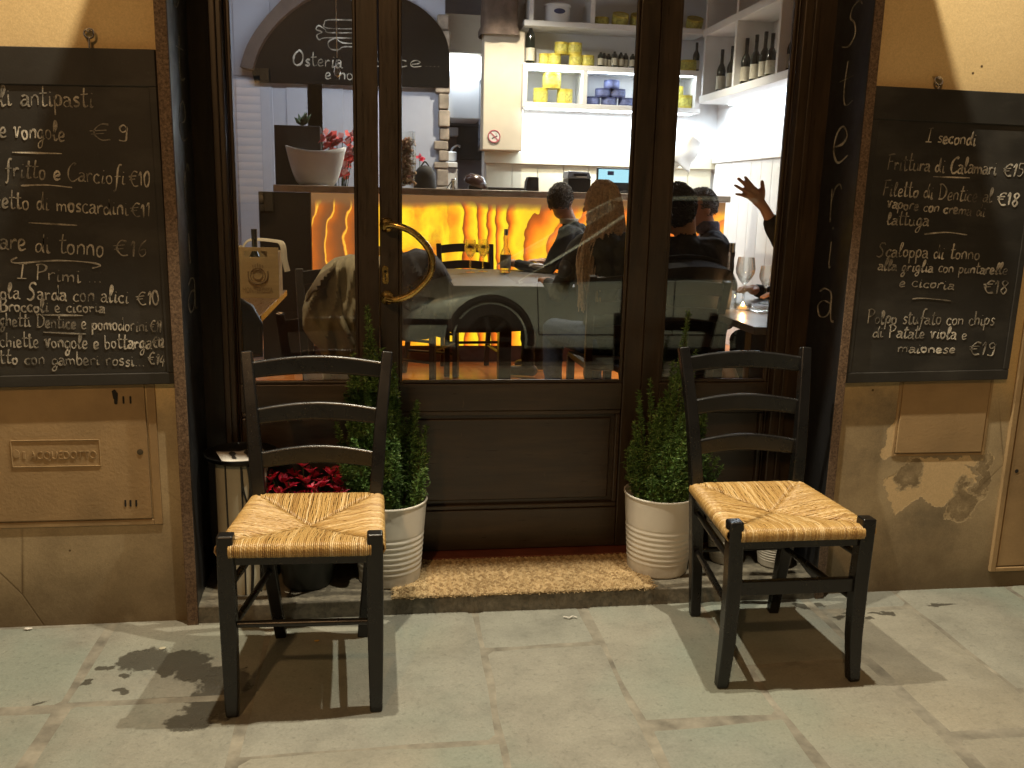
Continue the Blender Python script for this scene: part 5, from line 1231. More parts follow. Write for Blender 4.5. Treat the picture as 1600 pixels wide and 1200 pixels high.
MB().obox(p+Vector((.004, -.0052, -.008)), Vector((.9, 0, .45))*.026, (0, .0008, 0), Vector((-.45, 0, .9))*.005).build('cigarette', M['ink'], t)
MB().tube(crom([p+Vector((.02, -.005, .012)), p+Vector((.014, -.005, .02)), p+Vector((.018, -.005, .03))], 4), .0016, 5).build('smoke', M['ink'], t)

# room lights: the strips under the shelves, the hood, dim ceiling spots at the back, added lights on the left
def area(x, y, z, sx_, sy_, W_, col, rot=(0, 0, 0), name='strip_light', parent=None):
    L = bpy.data.lights.new(name, 'AREA'); L.shape = 'RECTANGLE'; L.size, L.size_y = sx_, sy_; L.energy = W_; L.color = col
    o = bpy.data.objects.new(name, L); COL.objects.link(o); o.location = (x, y, z); o.rotation_euler = rot
    if parent: put(o, parent)
    return o
cool = (.82, .88, 1.0)
MB().box(xl+.03, shx-.05, FY+.02, FY+.045, zb-TH/2-.012, zb-TH/2-.001).build('led_strip', M['led'], sh)
area((xl+shx)/2, FY+.10, zb-TH/2-.014, shx-xl-.1, .03, 34, cool, (0, 0, 0), 'strip_light', sh)
MB().box(xl+.05, shx-.05, FY+.02, FY+.035, zm-TH/2-.010, zm-TH/2-.001).build('led_strip', M['led'], sh)
area((xl+shx)/2, FY+.06, zm-TH/2-.012, shx-xl-.1, .02, 4, cool, (0, 0, 0), 'strip_light', sh)
MB().box(RX-.06, RX-.035, 5.2, FY-.1, zw0-.042, zw0-.031).build('led_strip', M['led'], ws)
area(RX-.10, 6.6, zw0-.044, .03, 2.6, 20, cool, (0, 0, 0), 'strip_light', ws)
area((d.x if False else kx0+kx1)/2, 8.66, at(720, 84, 8.7).z-.02, .3, .05, 14, cool, (math.radians(35), 0, 0), 'hood_light', hd)
def spot_can(x, y, W_, label, col=(1, .86, .68)):
    t = thing('ceiling_spot', (x, y, 3.15), label, 'lamp', 'ceiling spots in the room')
    MB().lathe([(.0, 0), (.05, 0), (.05, -.09), (.044, -.09), (.04, -.02), (0, -.02)], (x, y, 3.15), 20).build('can', M['shelf'], t)
    MB().lathe([(0, -.06), (.036, -.06), (.03, -.045), (0, -.04)], (x, y, 3.15), 16).build('bulb', emit('spot_bulb', col, 10), t)
    L = bpy.data.lights.new('spot_light', 'SPOT'); L.energy = W_; L.color = col; L.spot_size = math.radians(95 if W_ < 200 else 150); L.spot_blend = .6; L.shadow_soft_size = .035
    o = bpy.data.objects.new('spot_light', L); COL.objects.link(o); o.location = (x, y, 3.08); put(o, t)
spot_can(1.1, 7.2, 210, 'white ceiling spot over the bar, left of two'); spot_can(2.2, 6.9, 120, 'white ceiling spot over the bar, right of two'); area(-.35, 7.0, 2.75, 1.5, .08, 11, (.85, .9, 1.0), (math.radians(62), 0, 0), 'wall_washer', ab); spot_can(-.75, 3.95, 150, 'added unseen ceiling spot lighting the table with the wine carton', (1, .78, .5))  # wall light and carton table spot: added, unseen, to brighten the left side
# ------------------------------------------------------------------ tables, chairs and people in the room
def cafe_table(x0, x1, y0, y1, label, top, ped=True):
    t = thing('cafe_table', ((x0+x1)/2, (y0+y1)/2, FZ), label, 'table', 'restaurant tables')
    z = .85; cx, cy = (x0+x1)/2, (y0+y1)/2
    MB().box(x0, x1, y0, y1, z-.032, z).build('table_top', top, t, bevel=.004)
    MB().bar([(cx, cy, FZ+.03), (cx, cy, z-.032)], (.04, .04)).build('pedestal', M['dwood'], t, bevel=.004)
    for a in (45, 135, 225, 315):
        d = Vector((math.cos(math.radians(a)), math.sin(math.radians(a)), 0)); p = Vector((cx, cy, FZ))
        MB().bar([p+d*.05+Vector((0, 0, .05)), p+d*.20+Vector((0, 0, .035)), p+d*.36+Vector((0, 0, .022))], [(.028, .03), (.026, .022), (.026, .018)], d.cross(Vector((0, 0, 1)))).build('foot', M['dwood'], t, bevel=.004)
    return t
def inside_chair(x, y, rot, label):
    """dark wooden ladder back chair, its back towards +y before turning"""
    t = thing('dining_chair', (x, y, FZ), label, 'chair', 'dark wooden chairs in the restaurant')
    R_ = Matrix.Rotation(math.radians(rot), 4, 'Z'); o = Vector((x, y, FZ))
    def w(p): return o+(R_ @ Vector(p))
    xd = R_ @ Vector((1, 0, 0)); yd = R_ @ Vector((0, 1, 0))
    for s_ in (-1, 1):
        MB().bar([w((s_*.19, -.19, 0)), w((s_*.19, -.185, .45))], (.019, .019), xd).build('leg', M['dwood'], t, bevel=.004)
        MB().bar(crom([w((s_*.165, .20, 0)), w((s_*.17, .17, .25)), w((s_*.18, .17, .46)), w((s_*.19, .21, .70)), w((s_*.195, .26, .90))], 4), (.018, .015), xd).build('leg', M['dwood'], t, bevel=.004)
        for z in (.16, .30): MB().tube([w((s_*.19, -.19, z)), w((s_*.168, .18, z))], .010, 8).build('stretcher', M['dwood'], t)
    for z, y_ in ((.86, .25), (.74, .222), (.62, .195)):
        pts = [w((-.18+.36*k/10, y_+.018*math.sin(math.pi*k/10), z+.014*math.sin(math.pi*k/10))) for k in range(11)]
        MB().bar(pts, (.009, .030), yd).build('back_slat', M['dwood'], t, bevel=.003)
    MB().box(-.205, .205, -.205, .185, .435, .465)
    b = MB(); b.add([w(q) for q in ((-.205, -.205, .435), (.205, -.205, .435), (.19, .185, .435), (-.19, .185, .435), (-.205, -.205, .468), (.205, -.205, .468), (.19, .185, .468), (-.19, .185, .468))], [(0, 3, 2, 1), (4, 5, 6, 7), (0, 1, 5, 4), (1, 2, 6, 5), (2, 3, 7, 6), (3, 0, 4, 7)])
    b.build('seat', M['dwood'], t, bevel=.008)
    MB().tube([w((-.19, -.19, .24)), w((.19, -.19, .24))], .010, 8).build('stretcher', M['dwood'], t)
    return t
tx0, tx1 = at(693, 430, 5.9).x, at(868, 430, 5.9).x
cafe_table(tx0, tx1, 5.0, 6.2, 'small dark table with wine glasses before the glowing bar', pbr('dark_table_top', (.03, .022, .018), .5, var=.2))
cafe_table(1.50, 2.16, 3.44, 4.9, 'grey topped table with tea light behind the right window', M['gtab'])
cafe_table(-1.15, -.50, 3.72, 4.72, 'brown wooden table carrying the wine carton behind the left window', M['twood'])
tcl = thing('tablecloth', ((tx0+tx1)/2, 5.6, .6), 'dark cloth hanging over the sides of the small table before the bar', 'tablecloth')
def tcf(u, v):
    P_ = [(tx0-.012, 6.0), (tx0-.012, 4.988), (tx1+.012, 4.988), (tx1+.012, 6.0)]; Ls = [1.012, tx1-tx0+.024, 1.012]; s_ = u*sum(Ls); k = 0
    while k < 2 and s_ > Ls[k]: s_ -= Ls[k]; k += 1
    f_ = s_/Ls[k]; a_, b_ = P_[k], P_[k+1]; w_ = .014*math.sin(u*46)*(v**1.3)+.01*math.sin(u*19)*v; nx, ny = ((-1, 0), (0, -1), (1, 0))[k]
    return (a_[0]+(b_[0]-a_[0])*f_+nx*w_, a_[1]+(b_[1]-a_[1])*f_+ny*w_, .853-.27*v-.012*v*math.sin(u*9))
tb_ = MB(); tb_.grid(tcf, 120, 8); tb_.build('skirt', pbr('dark_cloth', (.022, .019, .018), .9, var=.2, bump=.2), tcl, thick=.003)
inside_chair(at(734, 500, 6.33).x, 6.34, 4, 'dark wooden chair between the small table and the glowing bar')
inside_chair(at(655, 500, 6.1).x, 6.05, 62, 'dark wooden chair just right of the door handle, before the bar')
h2_x = at(957, 327, 4.5).x
inside_chair(h2_x, 4.30, 180, 'dark wooden chair of the long haired woman')
inside_chair(1.30, 4.06, 186, 'dark wooden chair at the right table, under the navy jacket')
inside_chair(-.16, 3.98, 8, 'dark wooden chair under the draped grey brown coat')
def wine_glass(x, y, z, h, r, label, group):
    t = thing('wine_glass', (x, y, z), label, 'glass', group)
    MB().lathe([(0, 0), (r*.85, 0), (r*.8, .004), (.006, .008), (.0045, h*.42), (r*.5, h*.50), (r*.93, h*.66), (r, h*.76), (r*.82, h), (r*.80, h), (r*.97, h*.76), (r*.88, h*.66), (r*.3, h*.5), (0, h*.47)], (x, y, z), 24).build('bowl', M['glass'], t)
def tx(px, Y): return at(px, 400, Y).x
wine_glass(tx(735, 5.9), 5.9, .851, .215, .040, 'clear wine glass on the small table, left of two', 'wine glasses on the small table'); wine_glass(tx(755, 5.98), 5.98, .851, .215, .040, 'clear wine glass on the small table, beside the water bottle', 'wine glasses on the small table')
bottle((tx(790, 5.95), 5.95, .851), .285, .037, 'clear water bottle with label on the small table before the bar', 'clear water bottles', True, .45, name='water_bottle')
bottle((at(1138, 460, 4.05).x, 4.05, .851), .31, .040, 'clear water bottle beside the wine glass on the right table', 'clear water bottles', True, .5, lab=False, name='water_bottle')
wine_glass(at(1162, 460, 4.2).x, 4.2, .851, .235, .048, 'tall clear wine glass behind the tea light on the right table', 'glasses on the right table'); wine_glass(at(1196, 460, 4.25).x, 4.25, .851, .19, .038, 'clear wine glass beside the right door jamb', 'glasses on the right table')
t = thing('tea_light', gz(1160, 485, .851), 'lit tea light in a low glass on the right table', 'candle'); p = gz(1160, 484, .851)
MB().lathe([(0, 0), (.036, 0), (.042, .03), (.040, .03), (.034, .005), (0, .005)], p, 24).build('glass_cup', M['glass'], t); MB().lathe([(0, .005), (.019, .005), (.019, .018), (0, .018)], p, 18).build('wax', pbr('candle_wax', (.7, .55, .35), .5, **{'Emission Color': (1, .45, .12), 'Emission Strength': 1.2}), t)
MB().lathe([(0, .019), (.004, .022), (.005, .028), (.002, .036), (0, .04)], p, 10).build('flame', emit('candle_flame', (1, .62, .25), 45), t)
L = bpy.data.lights.new('flame_light', 'POINT'); L.energy = 1.1; L.color = (1, .5, .2); L.shadow_soft_size = .01; o = bpy.data.objects.new('flame_light', L); COL.objects.link(o); o.location = p+Vector((0, 0, .06)); put(o, t)
tag(MB().lathe([(0, 0), (.05, 0), (.075, .014), (.073, .016), (.048, .003), (0, .003)], gz(1192, 486, .851), 28).build('saucer', M['glass']), 'small glass dish on the right table, right of the tea light', 'dish')
def crumple(c, r, name, label, cat, mat, seed):
    def fn(u, v):
        a, b = u*2*math.pi, v*math.pi; d = Vector((math.sin(b)*math.cos(a), math.sin(b)*math.sin(a), math.cos(b))); k = 1+.45*mnoise.noise(d*1.9+Vector((seed, 0, 0))); return Vector(c)+Vector((d.x*r[0], d.y*r[1], d.z*r[2]))*k
    tag(MB().grid(fn, 22, 14).build(name, mat), label, cat)
a = at(1141, 583, 3.75); 
o = MB()
def nf(u, v): q = at(1130+26*u*(1-.4*v)+4*v, 606-40*v, 3.72); return q+Vector((0, .03*math.sin(u*5+v*3), 0))
tag(MB().grid(nf, 8, 10).build('white_napkin', M['card'], thick=.004), 'white folded napkin hanging behind the slats of the right chair', 'napkin')
crumple(at(838, 415, 5.75), (.05, .03, .015), 'table_napkin', 'crumpled white napkin on the small table near the man in the dark suit', 'napkin', M['shelf'], 3)
crumple(at(1092, 424, 4.25)+Vector((0, 0, 0)), (.035, .03, .03), 'paper_cup', 'small pale folded paper on the right table beside the dark jacket', 'paper', pbr('buff_paper', (.5, .38, .22), .7), 6)

# wine carton with bottle
ct = thing('wine_carton', gz(420, 470, .85), 'pale wooden wine carton with crest and handle hole on the left table', 'wine box')
a, c = at(368, 386, 4.33), at(437, 475, 4.33); zt_ = a.z; X0, X1 = a.x, c.x; y = 4.33
pw = m_wood('pale_carton', (.40, .27, .12), (.56, .40, .19), 'X', .6, 0, 1, .05)
hx0, hx1, hz = at(382, 397, y).x, at(417, 397, y).x, at(400, 397, y).z; hr = .014
b = MB(); b.box(X0, X1, y, y+.008, .851, hz-hr); b.box(X0, X1, y, y+.008, hz+hr, zt_); b.box(X0, hx0, y, y+.008, hz-hr, hz+hr); b.box(hx1, X1, y, y+.008, hz-hr, hz+hr)
b.box(X0, X0+.008, y+.008, y+.15, .851, zt_); b.box(X1-.008, X1, y+.008, y+.15, .851, zt_-.02); b.box(X0+.008, X1-.008, y+.142, y+.15, .851, zt_-.02); b.build('carton_body', pw, ct, smooth=False)
b = MB().tube(crom([(X1-.19, y+.14, zt_-.03), (X1-.15, y+.15, zt_+.025), (X1-.03, y+.12, zt_+.025), (X1+.012, y+.08, zt_+.01), (X1+.022, y+.06, zt_-.06), (X1+.035, y+.05, zt_-.115)], 6), [(.004, .014)]*31, 8); b.build('cloth_strap', pbr('pale_cloth', (.42, .36, .28), .85), ct)
pc_ = at(403, 430, y); cr = MB()
for dx, dz_, r in ((0, 0, .034), (0, .004, .022)): cr.tube([(pc_.x+dx+r*math.cos(q), y-.001, pc_.z+dz_+r*1.05*math.sin(q)) for q in [i*math.pi/12 for i in range(24)]], .0018, 5, closed=True)
cr.tube(crom([(pc_.x-.045, y-.001, pc_.z+.018), (pc_.x-.04, y-.001, pc_.z-.02), (pc_.x, y-.001, pc_.z-.042), (pc_.x+.04, y-.001, pc_.z-.02), (pc_.x+.045, y-.001, pc_.z+.02)], 4), .003, 5)
for k in range(5): cr.box(pc_.x-.022+.011*k-.002, pc_.x-.022+.011*k+.002, y-.002, y-.0003, pc_.z+.036, pc_.z+.056-.004*abs(k-2))
ink = pbr('faded_print', (.22, .14, .06), .8); cr.build('printed_crest', ink, ct, smooth=False)
q = at(379, 457, y); font('MONTEROSSA', .035, (q.x, y-.0004, q.z), .0006, ct, ink, 'printed_name', at(426, 457, y).x-q.x)
bt = at(397, 358, y+.08); bottle((bt.x, y+.075, bt.z-.34), .34, .036, 'dark green bottle standing in the wine carton, only its neck showing', None, lab=False, name='wine_bottle')

# ------------------------------------------------------------------ people
def ball_cap(mb, p0, r0, p1, r1, n=12):
    p0, p1 = Vector(p0), Vector(p1); L = (p1-p0).length
    d = (p1-p0).normalized() if L > 1e-6 else Vector((0, 0, 1)); path, rad = [], []
    for k in range(5): a = -math.pi/2+math.pi/2*k/4; path.append(p0+d*(r0*math.sin(a))); rad.append(max(.0006, r0*math.cos(a)))
    for k in range(5): a = math.pi/2*k/4; path.append(p1+d*(r1*math.sin(a))); rad.append(max(.0006, r1*math.cos(a)))
    mb.tube(path, rad, n)
def person(base, yaw, label, caps, head, mats, vox=.008, headyaw=0, nod=0, group=None, extra=None):
    """one continuous body: capsules (name, p0, r0, p1, r1) in the person's own frame (facing +y), fused into one skin"""
    base = Vector(base); Rz = Matrix.Rotation(math.radians(yaw), 3, 'Z')
    W_ = lambda p: base+Rz @ Vector(p)
    t = thing('person', base, label, 'person', group)
    mb = MB(); seg = []
    for tg, p0, r0, p1, r1 in caps: ball_cap(mb, W_(p0), r0, W_(p1), r1); seg.append((tg, W_(p0), W_(p1), r0, r1))
    for tg, p0, r0, p1, r1 in (extra or []): ball_cap(mb, p0, r0, p1, r1); seg.append((tg, Vector(p0), Vector(p1), r0, r1))
    H = Vector(head); Rh = Matrix.Rotation(math.radians(headyaw), 3, 'Z') @ Matrix.Rotation(math.radians(nod), 3, 'X')
    hp = lambda p: W_(H+Rh @ Vector(p))
    def blob(c, r):
        q = MB().ball((0, 0, 0), r, 16, 10); mb.add([hp(Vector(c)+Vector(v)) for v in q.v], q.f)
    blob((0, 0, .02), (.076, .094, .100)); blob((0, .022, -.055), (.054, .062, .055)); blob((0, .075, -.085), (.020, .018, .018))
    blob((0, .068, .018), (.050, .024, .014)); blob((0, .080, -.055), (.022, .012, .010)); blob((0, .085, -.048), (.02, .01, .005))
    ball_cap(mb, hp((0, .090, .010)), .008, hp((0, .110, -.026)), .013)
    for s_ in (-1, 1): blob((s_*.076, -.008, -.008), (.012, .020, .031))
    seg.append(('skin', hp((0, 0, .05)), hp((0, .02, -.07)), .09, .07))
    me = bpy.data.meshes.new('body'); me.from_pydata(mb.v, [], mb.f); bm = bmesh.new(); bm.from_mesh(me); bmesh.ops.recalc_face_normals(bm, faces=bm.faces); bm.to_mesh(me); bm.free()
    o = bpy.data.objects.new('body', me); COL.objects.link(o)
    r = o.modifiers.new('r', 'REMESH'); r.mode = 'VOXEL'; r.voxel_size = vox
    s_ = o.modifiers.new('s', 'SMOOTH'); s_.factor = .5; s_.iterations = 4
    dg = bpy.context.evaluated_depsgraph_get(); m2 = bpy.data.meshes.new_from_object(o.evaluated_get(dg)); bpy.data.objects.remove(o)
    m2.name = 'body'; names = list(mats); m2.materials.clear()
    for k in names: m2.materials.append(mats[k])
    idx = {k: i for i, k in enumerate(names)}
    near = {}
    for pl in m2.polygons:
        c = pl.center; best, bt_ = 9, None
        for tg, a, b, r0, r1 in seg:
            ab = b-a; f = max(0, min(1, (c-a).dot(ab)/max(1e-9, ab.length_squared))); dd = (c-a-ab*f).length-(r0+(r1-r0)*f)
            if dd < best: best, bt_ = dd, tg
        pl.material_index = idx[bt_]; pl.use_smooth = True
        if bt_ in ('top', 'trouser'):
            for vi in pl.vertices: near[vi] = near.get(vi, 0)+1
    nr_ = [v.normal.copy() for v in m2.vertices]
    for vi, k in near.items():
        if k < 4: continue
        v = m2.vertices[vi]; p = v.co.copy(); v.co = p+nr_[vi]*(.010*mnoise.noise(Vector((p.x*9, p.y*9, p.z*15)))+.005*abs(mnoise.noise(Vector((p.x*26+p.z*18, p.y*26, p.z*9)))))
    o = bpy.data.objects.new('body', m2); COL.objects.link(o); put(o, t)
    ey = MB()
    for s_ in (-1, 1): ey.ball(hp((s_*.031, .077, .006)), .0115, 10, 6)
    e = ey.build('eyes', pbr('eye_white', (.35, .32, .30), .2), t)
    return t, hp, W_
def seated(lean=0, arms=((.14, .38, .80), (.14, .38, .80)), w=1.0, hips=.50):
    c = []
    k = lambda p: (p[0], p[1]+lean*(p[2]-.5), p[2])
    c += [('top', k((0, 0, .56)), .135, k((0, .01, .74)), .125*w), ('top', k((-.06*w, .01, .80)), .115, k((-.075*w, .0, .96)), .105), ('top', k((.06*w, .01, .80)), .115, k((.075*w, .0, .96)), .105), ('top', k((-.14*w, 0, 1.015)), .062, k((.14*w, 0, 1.015)), .062), ('top', k((0, -.01, 1.02)), .075, k((0, .005, 1.06)), .06), ('skin', k((0, .0, 1.06)), .052, k((0, .02, 1.17)), .050)]
    for s_, h in zip((-1, 1), arms):
        sh_ = k((s_*.175*w, .0, .995)); el = Vector(k((s_*.235*w, .06, .76))); hd_ = Vector((s_*h[0], h[1], h[2]))
        el = Vector((el.x, el.y*.5+hd_.y*.35, el.z)); wr = el+(hd_-el)*.82
        c += [('top', sh_, .058, el, .046), ('top', el, .046, wr, .034), ('skin', wr, .026, hd_, .028)]
        d = (hd_-wr).normalized(); sd = d.cross(Vector((0, 0, 1))).normalized(); dn = sd.cross(d)
        c.append(('skin', hd_-sd*.02, .017, hd_+d*.045-sd*.018, .014)); c.append(('skin', hd_+sd*.02, .017, hd_+d*.045+sd*.018, .014))
        for i, (o_, L) in enumerate(((-.028, .062), (-.010, .072), (.010, .068), (.026, .052))):
            b0 = hd_+d*.045+sd*o_; m_ = b0+d*L*.55-dn*.006; c += [('skin', b0, .0095, m_, .0085), ('skin', m_, .0085, m_+d*L*.42-dn*.024, .0075)]
        b0 = hd_-sd*s_*.03+d*.0; c += [('skin', b0, .013, b0+d*.035-sd*s_*.022, .010), ('skin', b0+d*.035-sd*s_*.022, .010, b0+d*.062-sd*s_*.024-dn*.01, .008)]
        hip, kn, an = (s_*.085, .02, .53), (s_*.125, .42, .53), (s_*.125, .40, .09)
        c += [('trouser', hip, .092, kn, .066), ('trouser', kn, .064, an, .044), ('shoe', (s_*.125, .37, .05), .042, (s_*.135, .56, .035), .035)]
    return c
def hair(t, hp, mat, cover, seed, length=.012, n=760, name='hair'):
    """short hair: a close cap of fine locks; cover(d) says where on the skull it grows"""
    rnd = random.Random(seed); m = MB()
    cap = MB().ball((0, -.004, .024), (.083, .102, .108), 30, 22, .05, seed)
    vs = [Vector(v) for v in cap.v]; keep = [f for f in cap.f if all(cover((vs[i]-Vector((0, 0, .02))).normalized()) for i in f)]
    m.add([hp(v) for v in vs], keep)
    for k in range(n):
        d = Vector((rnd.gauss(0, 1), rnd.gauss(0, 1), rnd.gauss(.3, 1))).normalized()
        if not cover(d): continue
        p = Vector((d.x*.081, d.y*.100-.004, .024+d.z*.106)); gd = Vector((rnd.uniform(-.35, .35), -.6, -.35+rnd.uniform(-.3, .3))); tn = (gd-d*d.dot(gd)); tn = tn.normalized() if tn.length > .1 else Vector((1, 0, 0))
        m.tube([hp(p), hp(p+tn*length+d*rnd.uniform(.004, .011)), hp(p+tn*length*2.1+d*rnd.uniform(.0, .008))], [.0042, .0036, .001], 5)
    return m.build(name, mat, t, fix=False)
SK = pbr('skin', (.52, .29, .19), .55, var=.06, vs=20, **{'Subsurface Weight': .15, 'Subsurface Radius': (.02, .008, .004)})
def clothes(top, tr, sh_=(.02, .015, .012)): return {'skin': SK, 'top': top, 'trouser': tr, 'shoe': pbr('black_shoes', sh_, .4)}
navy = pbr('navy_cloth', (.014, .016, .026), .85, var=.25, vs=30, bump=.3, bs=160); blk = pbr('black_suit_cloth', (.012, .012, .015), .85, var=.25, vs=30, bump=.3, bs=160)
jean = pbr('blue_denim', (.035, .055, .12), .85, var=.25, vs=60); drk = pbr('dark_trousers', (.018, .018, .02), .85)
shortcov = lambda d: d.z > -.15-.5*(d.y < .1) and not (d.y > .35 and d.z < .62)
# grey haired man in dark suit at the small table
h1 = at(914, 322, 6.05)
t, hp, W_ = person((h1.x+.06, 6.05-.02, FZ), 62, 'person with short grey hair in dark suit leaning to the small table, seen from behind', seated(.28, ((.16, .52, .80), (.1, .40, .80)), 1.04), (0, .24, 1.215), clothes(blk, drk), headyaw=-95, nod=-6)
hair(t, hp, pbr('grey_brown_hair', (.085, .075, .062), .7, var=.3, vs=60), shortcov, 3)
cl_ = MB(); cl_.lathe([(.056, 0), (.060, .03), (.058, .032), (.053, 0)], (0, 0, 0), 24, close=False); base_ = Vector((0, .175, 1.075)); cl_.v = [tuple(W_(Vector(v)*1.08+base_)) for v in cl_.v]; cl_.build('shirt_collar', M['card'], t, thick=.003)
# woman with long fair hair, back to the street
h2 = at(957, 327, 4.55)
t, hp, W_ = person((h2.x-.01, 4.45, FZ), 14, 'person with long fair hair and dark top seen from behind beside the door stile', seated(.16, ((.18, .40, .80), (.16, .36, .80)), .92), (0, .16, 1.215), clothes(pbr('charcoal_top', (.03, .03, .028), .85, var=.3, vs=20, bump=.3), jean), headyaw=24)
fair = pbr('fair_hair', (.36, .25, .155), .5, var=.45, vs=70)
m = MB(); rh = random.Random(6)
for k in range(420):
    a = rh.uniform(math.pi*.98, math.pi*2.02); a += rh.uniform(-.35, .35); e = rh.uniform(.25, 1.25)
    d = Vector((math.cos(a)*math.cos(e), math.sin(a)*math.cos(e), math.sin(e))); p0 = Vector((d.x*.05, d.y*.06, .09+.025*d.z)); p1 = Vector((d.x*.088, d.y*.106-.004, .02+d.z*.10)); 
    L = rh.uniform(.30, .44); sx_ = math.cos(a)*.125+rh.uniform(-.025, .025)
    p2 = Vector((sx_*1.0, -.085-.04*abs(math.sin(a))+.05*abs(math.cos(a)), -.10)); p3 = Vector((sx_*1.45-.045, -.115+rh.uniform(-.02, .02)+.03*abs(math.cos(a)), -.10-L*.5)); p4 = Vector((sx_*1.55-.085, -.14+rh.uniform(-.02, .02), -.08-L))
    pts = crom([p0, p1, p2, p3, p4], 4); m.tube([hp(q) for q in pts], [.0065*(1-.7*(i/len(pts))**2) for i in range(len(pts))], 5)
m.build('hair', fair, t, fix=False)
# man at the right, profile towards the left
h3 = at(1103, 330, 5.5)
t, hp, W_ = person((h3.x+.15, 5.5, FZ), 78, 'person with grey cropped hair in navy jacket, profile turned left, near the boarded wall', seated(.20, ((.12, .40, .86), (.03, .42, .88)), 1.05), (0, .17, 1.20), clothes(navy, drk), headyaw=14, nod=-12)
hair(t, hp, pbr('cropped_grey_hair', (.11, .105, .10), .7, var=.3, vs=60), shortcov, 5, .008)
sc_ = MB(); sc_.lathe([(.060, -.02), (.075, .0), (.072, .04), (.062, .055), (.056, .05), (.06, .0)], (0, 0, 0), 22, close=False); b0 = Vector((0, .125, 1.07)); sc_.v = [tuple(W_(Vector((v[0], v[1], v[2]))+b0)) for v in sc_.v]; sc_.build('scarf', pbr('grey_blue_scarf', (.12, .12, .17), .9, var=.5, vs=40, bump=.4), t, thick=.006)
# person in dark jacket with the back to the street, at the right table
h4 = at(1046, 352, 4.35)
t, hp, W_ = person((h4.x+.06, 4.22, FZ), 4, 'person with black hair and dark jacket, back to the street, right of the door', seated(.06, ((.18, .34, .80), (.24, .30, .78)), 1.12), (-.05, .06, 1.20), clothes(navy, jean), headyaw=20, nod=-5)
hair(t, hp, pbr('black_hair', (.012, .011, .012), .5, var=.3), lambda d: d.z > -.55-.4*(d.y < .1) and not (d.y > .35 and d.z < .6), 9, .014)
jk = MB()
def jfn(u, v):
    s_ = (u-.5)*2; w = .20*(1-.10*v)*(1+.05*math.sin(v*7)); return W_((s_*w-.055, -.20-.05*(1-s_*s_)-.02*math.sin(v*5+u*4)+.012*mnoise.noise(Vector((u*5, v*6, 2)))+(.13 if v < .06 else 0), .97-.62*v+.03*(1-s_*s_)*(1-v)))
jt = thing('draped_jacket', W_((0, -.2, .4)), 'black jacket hung over the chair back at the right table', 'jacket'); jk.grid(jfn, 22, 26).build('cloth', blk, jt, thick=.018)
# raised hand at the right jamb
Yh = 4.1; Q = lambda px, py, dy=0: at(px, py, Yh+dy)
K = [('skin', Q(1226, 385, .12), .036, Q(1194, 325), .024), ('skin', Q(1192, 322), .024, Q(1183, 312), .028), ('skin', Q(1186, 303), .017, Q(1174, 293), .015), ('skin', Q(1183, 312), .019, Q(1170, 301), .016), ('skin', Q(1186, 318), .016, Q(1173, 309), .014)]
for b0, m_, tip, r in (((1176, 292), (1170, 284), (1164.5, 277), .0092), ((1171, 296), (1162, 286), (1153.5, 279), .0092), ((1169, 301.5), (1158, 295), (1148.5, 289.5), .0088), ((1171, 309), (1160, 305), (1150, 303), .0080)):
    K += [('skin', Q(*b0), r+.001, Q(*m_, -.008), r), ('skin', Q(*m_, -.008), r, Q(*tip, -.004), r-.0015)]
K += [('skin', Q(1190, 308), .017, Q(1192, 298, -.01), .0135), ('skin', Q(1192, 298, -.01), .0125, Q(1191, 284, -.014), .0092)]
K += [('top', Q(1236, 408, .14), .052, Q(1206, 348, .03), .040)]
sb_ = at(1275, 420, 4.3)
t, hp, W_ = person((sb_.x+.12, 4.35, FZ), 96, 'person raising one bare forearm with open hand beside the right door jamb', seated(.05, ((.16, .36, .80), (.16, .36, .80)))[:-13] if False else [c for c in seated(.05, ((.16, .36, .80), (.16, .36, .80)))], (0, .05, 1.21), clothes(blk, drk), vox=.005, extra=K+[('top', (sb_.x+.10, 4.20, FZ+1.0), .056, Q(1240, 412, .14), .05)])
hair(t, hp, pbr('brown_hair', (.05, .03, .018), .6, var=.3), shortcov, 12)

# coat draped over a chair behind the left window
cc = thing('draped_coat', (-.16, 3.9, .3), 'grey brown coat draped over a chair behind the left window', 'coat')
def lerp_tab(T, x):
    for (x0, y0), (x1, y1) in zip(T, T[1:]):
        if x <= x1: return y0+(y1-y0)*((x-x0)/(x1-x0))
    return T[-1][1]
LT = [(0, 489), (.12, 474), (.25, 469), (.42, 474), (.62, 500), (.75, 503), (1, 500)]; TT = [(0, 446), (.12, 424), (.3, 408), (.5, 403), (.8, 402), (1, 404)]
def coat(u, v):
    # shoulders spread over the chair back, skirts falling to the floor
    L_ = lerp_tab(LT, v)+3*math.sin(v*9); top = lerp_tab(TT, u)
    q = at(L_+(600-L_)*u, top+(614-top)*v, 3.66)
    f = .035*math.sin(u*5.2+v*1.9+1.2*mnoise.noise(Vector((u*2, v*2, 8))))+.03*mnoise.noise(Vector((u*4.5, v*2.2, 3)))+.012*mnoise.noise(Vector((u*11+v*4, v*5, 1)))-.055*(1-abs(mnoise.noise(Vector((u*3.1+v*.8, v*1.7, 5)))))**5+.03*abs(mnoise.noise(Vector((u*7-v*2, v*3, 9))))
    r_ = .10*max(0, 1-u/.16)**2+.12*max(0, 1-v/.09)**2
    return q+Vector((0, f+r_, 0))
WOOL = pbr('grey_brown_wool', (.24, .205, .135), .9, var=.2, vs=9, bump=.5, bs=220)
MB().grid(coat, 60, 64).build('cloth', WOOL, cc, thick=.014)
def lapf(a, b, w):
    def fn(u, v):
        k = .10+.80*v; uu = a+(b-a)*v; p = coat(uu+w*(u-.5)*(1-v*.8), k*.62); return p+Vector((0, -.016-.012*math.sin(math.pi*u), 0))
    return fn
